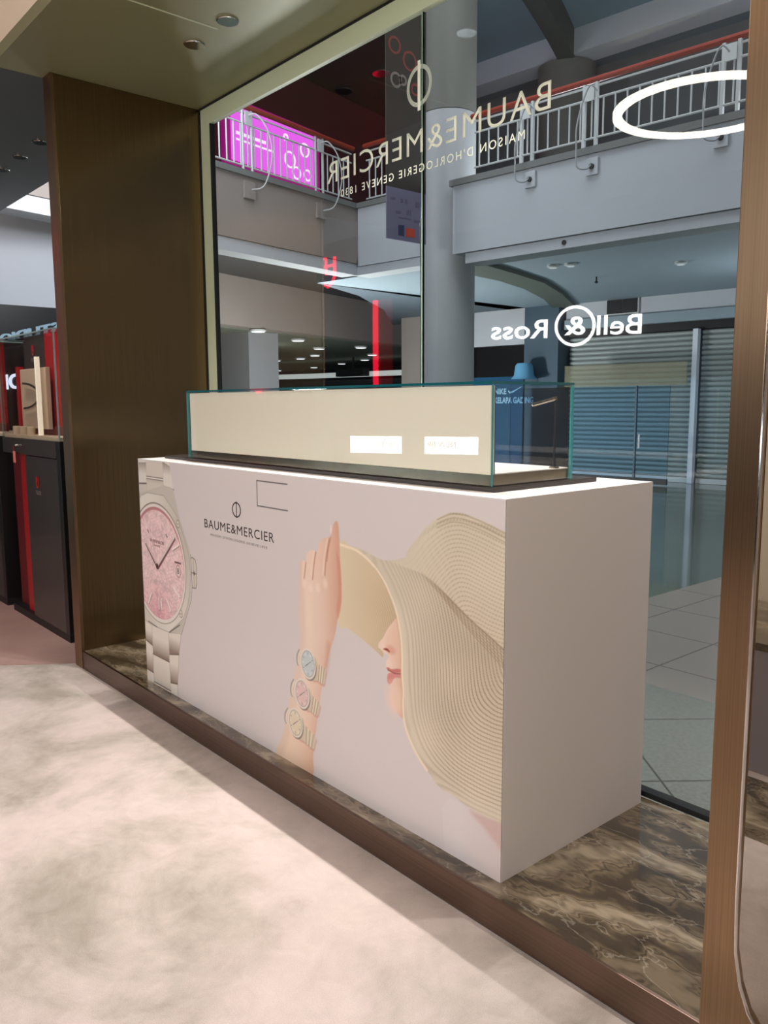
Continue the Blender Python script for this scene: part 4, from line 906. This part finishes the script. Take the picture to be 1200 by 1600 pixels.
# ---- railings
def railing(name, A, B, nb, label, posts, zl, mall_pts=True):
    """A,B: mall (s,t) ends; zl: (bottom rail, top of balusters, under rail, handrail)"""
    A_, B_ = Vector((A[0], A[1], 0)), Vector((B[0], B[1], 0)); d = (B_-A_); L_ = d.length; d.normalize()
    t = thing(name, label, 'railing', (A[0], A[1], zl[0]-.1), math.atan2(d.y, d.x), None, True)
    def P(k, z, o=0): q = A_+d*k; return (q.x-d.y*o, q.y+d.x*o, z)
    MB(True).tube([P(-.05, zl[3]), P(L_+.05, zl[3])], .032, 10).build('handrail', M['red_rail'], t, smooth=True)
    for z in (zl[0], zl[1], zl[2]): MB(True).tube([P(0, z), P(L_, z)], .012, 6).build('rail', M['rail_w'], t)
    f0 = None
    for i in range(nb):
        k = L_*(i+.5)/nb
        if f0 is None: f0 = MB(True).tube([P(k, zl[0]), P(k, zl[1])], .0095, 6).build('baluster', M['rail_w'], t); k0 = k
        else:
            c = f0.copy(); C.objects.link(c); c.parent = t; c.location = (k-k0, 0, 0)
    for k in posts:
        for o in (-.075, .075): MB(True).box(*sorted((P(k+o-.016, 0)[0], P(k+o+.016, 0)[0])), P(k, 0)[1]-.02, P(k, 0)[1]+.02, zl[0]-.12, zl[3]-.03).build('post', M['rail_w'], t) if abs(d.y) < .1 else \
            MB(True).tube([P(k+o, zl[0]-.12), P(k+o, zl[3]-.03)], .018, 6).build('post', M['rail_w'], t)
        f = MB(True); a, b = P(k-.06, zl[1]-.02, -.03), P(k+.06, zl[3]-.06, -.03)
        f.add([a, (b[0], b[1], a[2]), b, (a[0], a[1], b[2])]+[(q[0]+d.y*.01, q[1]-d.x*.01, q[2]) for q in (a, (b[0], b[1], a[2]), b, (a[0], a[1], b[2]))], [(0, 1, 2, 3), (7, 6, 5, 4), (0, 4, 5, 1), (1, 5, 6, 2), (2, 6, 7, 3), (3, 7, 4, 0)])
        f.build('bracket_plate', M['rail_w'], t)
    return t
ZR = (4.34, 4.75, 4.88, 4.945)
railing('balcony_railing', (-5.16, FT+.05), (.4, FT+.05), 40, 'long white balcony railing with red handrail behind the mirrored lettering', [.76, 1.58, 3.10], ZR)
def wm(x, y): return (x*math.cos(MR)+y*math.sin(MR), -x*math.sin(MR)+y*math.cos(MR))
LA, LC = wm(-7.36, 2.95), wm(-8.03, 5.99)
railing('balcony_railing', (-7.20, 6.82), (-6.24, 6.82), 8, 'short white railing with red handrail left of the round column', [], (4.34, 4.86, 4.98, 5.06))
railing('balcony_railing', LA, (LC[0]-.04*0, LC[1]-.12), 26, 'white railing in front of the pink lit screen', [.97, 2.30], (4.34, 4.83, 4.95, 5.03))
# left balcony fascia with its pale soffit beam
def slab(pts, z0, z1, nm, m): return S(MB(True).prism(pts, 'z', z0, z1), nm, m)
LN = Vector((LC[0]-LA[0], LC[1]-LA[1])).normalized(); nn = Vector((-LN.y, LN.x))
def off(p, o): return (p[0]+nn.x*o, p[1]+nn.y*o)
E0 = (LA[0]-LN.x*2.2, LA[1]-LN.y*2.2)
slab([E0, LC, off(LC, .25), off(E0, .25)], 3.46, 4.22, 'wall_11', M['paint_br'])
slab([off(E0, .02), off(LC, .02), off(LC, .3), off(E0, .3)], 3.30, 3.455, 'trim_15', M['paint_g'])
slab([off(E0, -.03), off(LC, -.03), off(LC, .3), off(E0, .3)], 4.22, 4.29, 'trim_16', M['ledge'])
S(MB(True).box(-7.33, -5.9, 6.77, 7.0, 3.42, 4.22), 'wall_12', M['paint_g']); S(MB(True).box(-7.42, -5.9, 6.79, 7.1, 3.30, 3.415), 'trim_17', M['paint_g'])
S(MB(True).box(-7.36, -5.9, 6.74, 7.05, 4.22, 4.29), 'trim_18', M['ledge'])
# upper left: floor slab, maroon shop with the pink screen, dark ceiling
slab([off(E0, .25), off(LC, .25), (-7.3, 7.0), (-10.5, 13.0), (-17, 13.0), off(E0, 6)], 3.95, 4.1, 'floor', M['paint_d'])
SA = wm(-10.3, 3.5); SD = (Vector(wm(-10.3-.645, 3.5+2.638))-Vector(SA)).normalized(); SN = Vector((-SD.y, SD.x))
def sp_(k, o=0): return (SA[0]+SD.x*k+SN.x*o, SA[1]+SD.y*k+SN.y*o)
slab([sp_(-3, .1), sp_(9.5, .1), sp_(9.5, .3), sp_(-3, .3)], 4.1, 7.3, 'wall_13', M['maroon'])
slab([sp_(-3, .1), sp_(9.5, .1), (-10.9, 12.9), (-6.2, 7.2), off(LC, .3), off(E0, .3)], 7.3, 7.4, 'ceiling', M['darkshop'])
S(MB(True).box(-13.6, -10.9, 12.6, 12.85, 4.1, 7.3), 'wall_14', mat('dark_red_brown_wall', (58, 24, 20), .7))
scn = thing('lit_screen', 'bright pink lit advertising screen behind the left railing', 'screen', (*sp_(3.2), 5.3), 0, None, True)
f = MB(True).prism([sp_(2.0), sp_(4.4), sp_(4.4, .08), sp_(2.0, .08)], 'z', 5.36, 6.42); f.build('frame', mat('magenta_frame', (170, 30, 130), .5, emit=(200, 30, 150), es=.5), scn)
MB(True).prism([sp_(2.15, -.02), sp_(4.25, -.02), sp_(4.25, 0), sp_(2.15, 0)], 'z', 5.44, 6.30).build('panel', emis('pink_screen_glow', (236, 96, 232), 1.5), scn)
PW = emis('pale_pink_glow', (255, 215, 252), 1.7)
for k, z, wd, ht in ((2.3, 6.05, .55, .03), (2.25, 5.86, .7, .05), (2.25, 5.77, .9, .03)):
    MB(True).prism([sp_(k, -.026), sp_(k+wd, -.026), sp_(k+wd, -.02), sp_(k, -.02)], 'z', z, z+ht).build('text_line', PW, scn)
def ringat(k, z, r): return [(sp_(k+r*math.cos(a), -.03)+(z+r*math.sin(a),)) for a in np.linspace(0, 2*PI, 25)]
for k, z, r in ((3.55, 5.75, .13), (3.95, 6.0, .11), (4.02, 5.58, .09), (3.45, 6.1, .05), (3.72, 5.56, .10)): MB(True).tube(ringat(k, z, r), .016, 6).build('jewel_motif', PW, scn)
# banner hanging near the column
bn = thing('hanging_banner', 'tall hanging banner with white lower part and small logos, left of the round column', 'banner', (-6.2, 5.28, 3.42))
MB().box(-6.215, -6.2, 4.955, 5.60, 4.02, 6.6).build('upper_print', mat('dark_olive_brown_print', (44, 38, 30), .7), bn)
MB().box(-6.215, -6.2, 4.955, 5.60, 3.42, 4.02).build('lower_print', mat('lilac_white_print', (112, 108, 132), .7), bn)
bx = -6.199
RDM = mat('dull_red_print', (120, 52, 44), .7); GRM = mat('pale_grey_print', (122, 112, 104), .7)
for y_, z_, r, m in ((5.09, 5.62, .085, RDM), (5.33, 5.5, .10, RDM), (5.11, 5.24, .075, GRM), (5.22, 5.26, .05, GRM), (5.42, 5.2, .06, RDM)):
    MB().ring((bx, y_, z_), r, (.014, .001), 32, 4, 'yz').build('ring_motif', m, bn)
text('banner_lettering', '100+', (bx, 5.03, 5.98), (0, 1, 0), (0, 0, 1), .34, .13, GRM, bn, .001)
NV_ = mat('navy_print', (50, 50, 86), .6); RDP = mat('red_orange_print', (196, 66, 40), .6); GY = mat('grey_violet_print', (92, 88, 112), .6)
MB().box(bx-.001, bx+.001, 5.14, 5.235, 3.475, 3.60).build('logo_patch', NV_, bn); MB().box(bx-.001, bx+.001, 5.265, 5.41, 3.475, 3.58).build('logo_patch', RDP, bn)
for y_, z_, a_, b_ in ((5.18, 3.86, .04, .05), (5.25, 3.86, .035, .05), (5.42, 3.84, .07, .07), (5.51, 3.84, .05, .08), (5.28, 3.73, .045, .06), (5.34, 3.73, .012, .07), (5.10, 3.73, .08, .03), (5.02, 3.88, .07, .025), (5.4, 3.66, .12, .03), (5.15, 3.68, .2, .015)):
    MB().box(bx-.001, bx+.001, y_, y_+a_, z_, z_+b_).build('logo_mark', GY, bn)
# wire hanging along the pane joint outside
tag(MB().tube([(-1.19, YG+.03, 2.28), (-1.186, YG+.03, 2.24), (-1.196, YG+.03, 2.21), (-1.19, YG+.03, 1.9), (-1.192, YG+.03, 1.2), (-1.19, YG+.03, PZ+.02)], .0028, 6).build('thin_cable', mat('silver_cable', (120, 116, 108), .3, .6)),
    'thin silver cable hanging beside the window joint', 'cable')
# cables looped from the railing brackets down to boxes on the fascia
def loopc(s0, t0, ztop, zbox, lab, ds=-.22, dt=-.1):
    t = thing('looped_cable', lab, 'cable', (s0, t0, zbox), 0, 'cables looped from railing to fascia', True)
    MB(True).tube(catm([(s0+.06, t0-.06, ztop-.06), (s0, t0-.10, ztop), (s0-.07, t0-.11, ztop-.12), (s0-.14, t0-.13, ztop-.40), (s0-.14, t0-.13, ztop-.62), (s0-.12, t0-.14, zbox+.0), (s0-.04, t0-.08, zbox-.03), (s0, t0-.04, zbox+.02)]), .009, 8).build('cable', mat('pale_grey_cable', (170, 174, 176), .5), t, smooth=True)
    MB(True).box(s0-.07, s0+.07, t0-.03, t0, zbox-.09, zbox+.09).build('wall_box', M['paint_g'], t, bevel=.004)
    MB(True).lathe((s0, t0-.05, zbox), [(.028, 0), (.03, .02), (.02, .035)], 14, axis='y').build('gland', M['paint_d'], t)
def catm(p, n=6):
    return [tuple(x) for x in catmull(p, n)]
loopc(-4.30, FT, 4.84, 4.03, 'pale cable looping from the railing to a fascia box, nearest the round column')
loopc(-3.50, FT, 4.84, 4.02, 'pale cable looping from the railing to a fascia box, middle one of the right balcony')
loopc(-2.10, FT, 4.84, 4.02, 'pale cable looping from the railing behind the mirrored ring lamp')
for k, zb, lb in ((.97, 4.06, 'pale cable looping down in front of the pink screen'), (2.30, 4.05, 'pale cable looping down near the inner corner of the left balcony')):
    q = Vector(LA)+LN*k; t = thing('looped_cable', lb, 'cable', (q.x, q.y, zb), math.atan2(LN.y, LN.x), 'cables looped from railing to fascia', True)
    def LP(a, o, z): r = q+LN*a-nn*o; return (r.x, r.y, z)
    MB(True).tube(catm([LP(0, .04, 4.93), LP(.06, .12, 4.93), LP(.16, .2, 4.75), LP(.2, .22, 4.45), LP(.12, .16, 4.12), LP(.0, .06, zb)]), .009, 8).build('cable', mat('pale_cable', (190, 190, 188), .5), t, smooth=True)
    f = MB(True); a, b = LP(-.09, .0, zb-.1), LP(.09, .0, zb+.1); c = LP(-.09, .03, zb-.1); d = LP(.09, .03, zb+.1)
    f.prism([a[:2], b[:2], d[:2], c[:2]], 'z', zb-.1, zb+.1).build('wall_box', M['paint_br'], t)
# lower left: long taupe bulkhead, corridor ceiling with downlights, pale counter band
slab([wm(-12.1, 4.4), wm(-15.4, 14.4), wm(-16, 14.4), wm(-12.7, 4.4)], 3.0, 5.3, 'wall_15', M['paint_br'])
slab([(-8.7, 7.2), (-9.33, 8.77), (-10.53, 10.7), (-12.6, 13.2), (-8.2, 13.2)], 3.37, 3.6, 'ceiling', mat('darkened_corner_ceiling', (98, 110, 120), .75))  # darker copy of the ceiling paint, toned down against the corridor lamp
slab([off(LC, .3), (-8.7, 7.2), (-9.33, 8.77), (-10.53, 10.7), (-12.6, 13.2), (-13.6, 14.5), wm(-12.1, 4.4)], 4.3, 4.4, 'ceiling', M['paint_g'])
slab([wm(-12.5, 4.4), wm(-15.8, 14.4), (-14, 24), (-40, 24), (-40, 3)], 2.98, 3.05, 'ceiling', mat('dim_olive_ceiling', (112, 120, 108), .8))
S(MB(True).box(-40, -10, 23, 23.2, 0, 3), 'wall_16', M['darkshop']); S(MB(True).box(-40, -39.8, 3, 23, 0, 3), 'wall_17', M['darkshop'])
cl_e = emis('white_ceiling_disc', (255, 255, 255), 2.2); src = None
LAB = ['first of the corridor downlights, by the square grey pillar', 'corridor downlight in the second row, left one', 'corridor downlight above the pale band, left one', 'corridor downlight just under the first pair', 'low corridor downlight near the dark centre', 'round corridor downlight in the middle of the group', 'small far corridor downlight, lowest left', 'small far corridor downlight beside the pillar', 'corridor downlight nearest the red light bar', 'corridor downlight in front of the red light bar', 'corridor downlight left of the red light bar, lower one', 'far corridor downlight right of the middle']
for (s_, t_), lb in zip([(-12.4, 8.9), (-13.7, 11.1), (-15.5, 13.4), (-17.9, 15.4), (-21.0, 16.4), (-19.5, 16.2), (-24.1, 20.9), (-27.5, 21.8), (-14.4, 13.9), (-16.5, 16.5), (-18.7, 18.4), (-21.1, 19.6)], LAB):
    if src is None:
        src = thing('corridor_downlight', lb, 'downlight', (s_, t_, 2.98), 0, 'downlights in the corridor ceiling', True)
        MB(True).lathe((s_, t_, 2.94), [(.16, 0), (.17, .02), (.17, .04)], 24).build('bezel', M['rail_w'], src)
        MB(True).lathe((s_, t_, 2.93), [(.13, 0), (.14, .01)], 24).build('lamp', cl_e, src)
    else: dup(src, mw(s_, t_, 2.98), lb)
bnd = thing('lit_counter_band', 'pale lit band of a far counter under the corridor downlights', 'counter', (-21, 18, 2.2), 0, None, True)
MB(True).prism([(-27, 16.5), (-24.6, 17.4), (-21, 18), (-17.2, 18), (-15.8, 18), (-15.8, 18.3), (-21, 18.3), (-24.7, 17.7), (-27, 16.8)], 'z', 2.38, 2.54).build('band', mat('lit_white_band', (220, 222, 216), .6, emit=(235, 240, 235), es=.55), bnd)
S(MB(True).box(-26, -15, 18.4, 18.6, 0, 2.3), 'wall_18', M['darkshop'])
pj = thing('ceiling_mounted_box', 'small black box hanging under the corridor ceiling by the pale band', 'box', (-18.5, 17.4, 2.3), 0, None, True)
MB(True).box(-18.9, -17.6, 17.2, 17.5, 2.36, 2.62).build('body', M['black'], pj, bevel=.02); MB(True).tube([(-18.2, 17.35, 2.6), (-18.2, 17.35, 2.98)], .03, 8).build('bracket', M['black'], pj)
# small fittings of the right balcony ceiling
src = None
for s_, t_, lb in ((-5.8, 8.0, 'round white ceiling light close to the column'), (-5.1, 8.4, 'oval ceiling light under the right balcony, left of a pair'), (-4.85, 8.45, 'ceiling light under the right balcony, right of a pair'), (-3.7, 9.4, 'single ceiling light under the right balcony near the bronze jamb')):
    if src is None:
        src = thing('ceiling_light', lb, 'ceiling light', (s_, t_, 3.37), 0, 'lights under the right balcony', True)
        MB(True).lathe((s_, t_, 3.33), [(.06, 0), (.085, .012), (.085, .04)], 24).build('body', M['rail_w'], src, smooth=True)
        MB(True).lathe((s_, t_, 3.322), [(.045, 0), (.055, .008)], 24).build('lens', emis('soft_white_lens', (230, 240, 245), .7), src)
    else: dup(src, mw(s_, t_, 3.37), lb)
tag(MB(True).lathe((-5.2, 9.8, 3.27), [(.012, 0), (.03, .02), (.012, .04), (.012, .1)], 12).build('sprinkler_head', M['paint_d']), 'small sprinkler head under the right balcony ceiling', 'sprinkler')
tag(MB(True).lathe((-3.86, FT+.02, 3.27), [(.028, 0), (.028, .02)], 16, axis='y').build('beam_sensor', M['darkshop']), 'small dark round sensor on the white beam under the right balcony', 'sensor')

# ================================================================== RIGHT OF THE JAMB: made-up plinth and wall for its polished side to mirror
MB().box(.706, 4.5, .95, 1.4, -.05, .0).build('floor', M['marble'], kind='structure')
mp = thing('mirrored_plinth', 'made-up grey plinth on marble mirrored at the right photo edge', 'plinth', (2.2, 1.75, 0))
MB().box(1.2, 3.2, 1.45, 2.1, 0, .5).build('body', mat('violet_grey_laminate', (120, 112, 116), .5), mp, bevel=.004); MB().box(1.18, 3.22, 1.43, 2.12, .5, .53).build('top', M['marble'], mp, bevel=.003)
MB().box(.75, 4.5, 2.3, 2.4, 0, 3.2).build('wall_back.001', mat('added_cream_wall', (214, 200, 178), .6), kind='structure')
MB().box(.75, 4.5, 1.4, 2.3, -.05, 0).build('floor', M['carpet'], kind='structure')
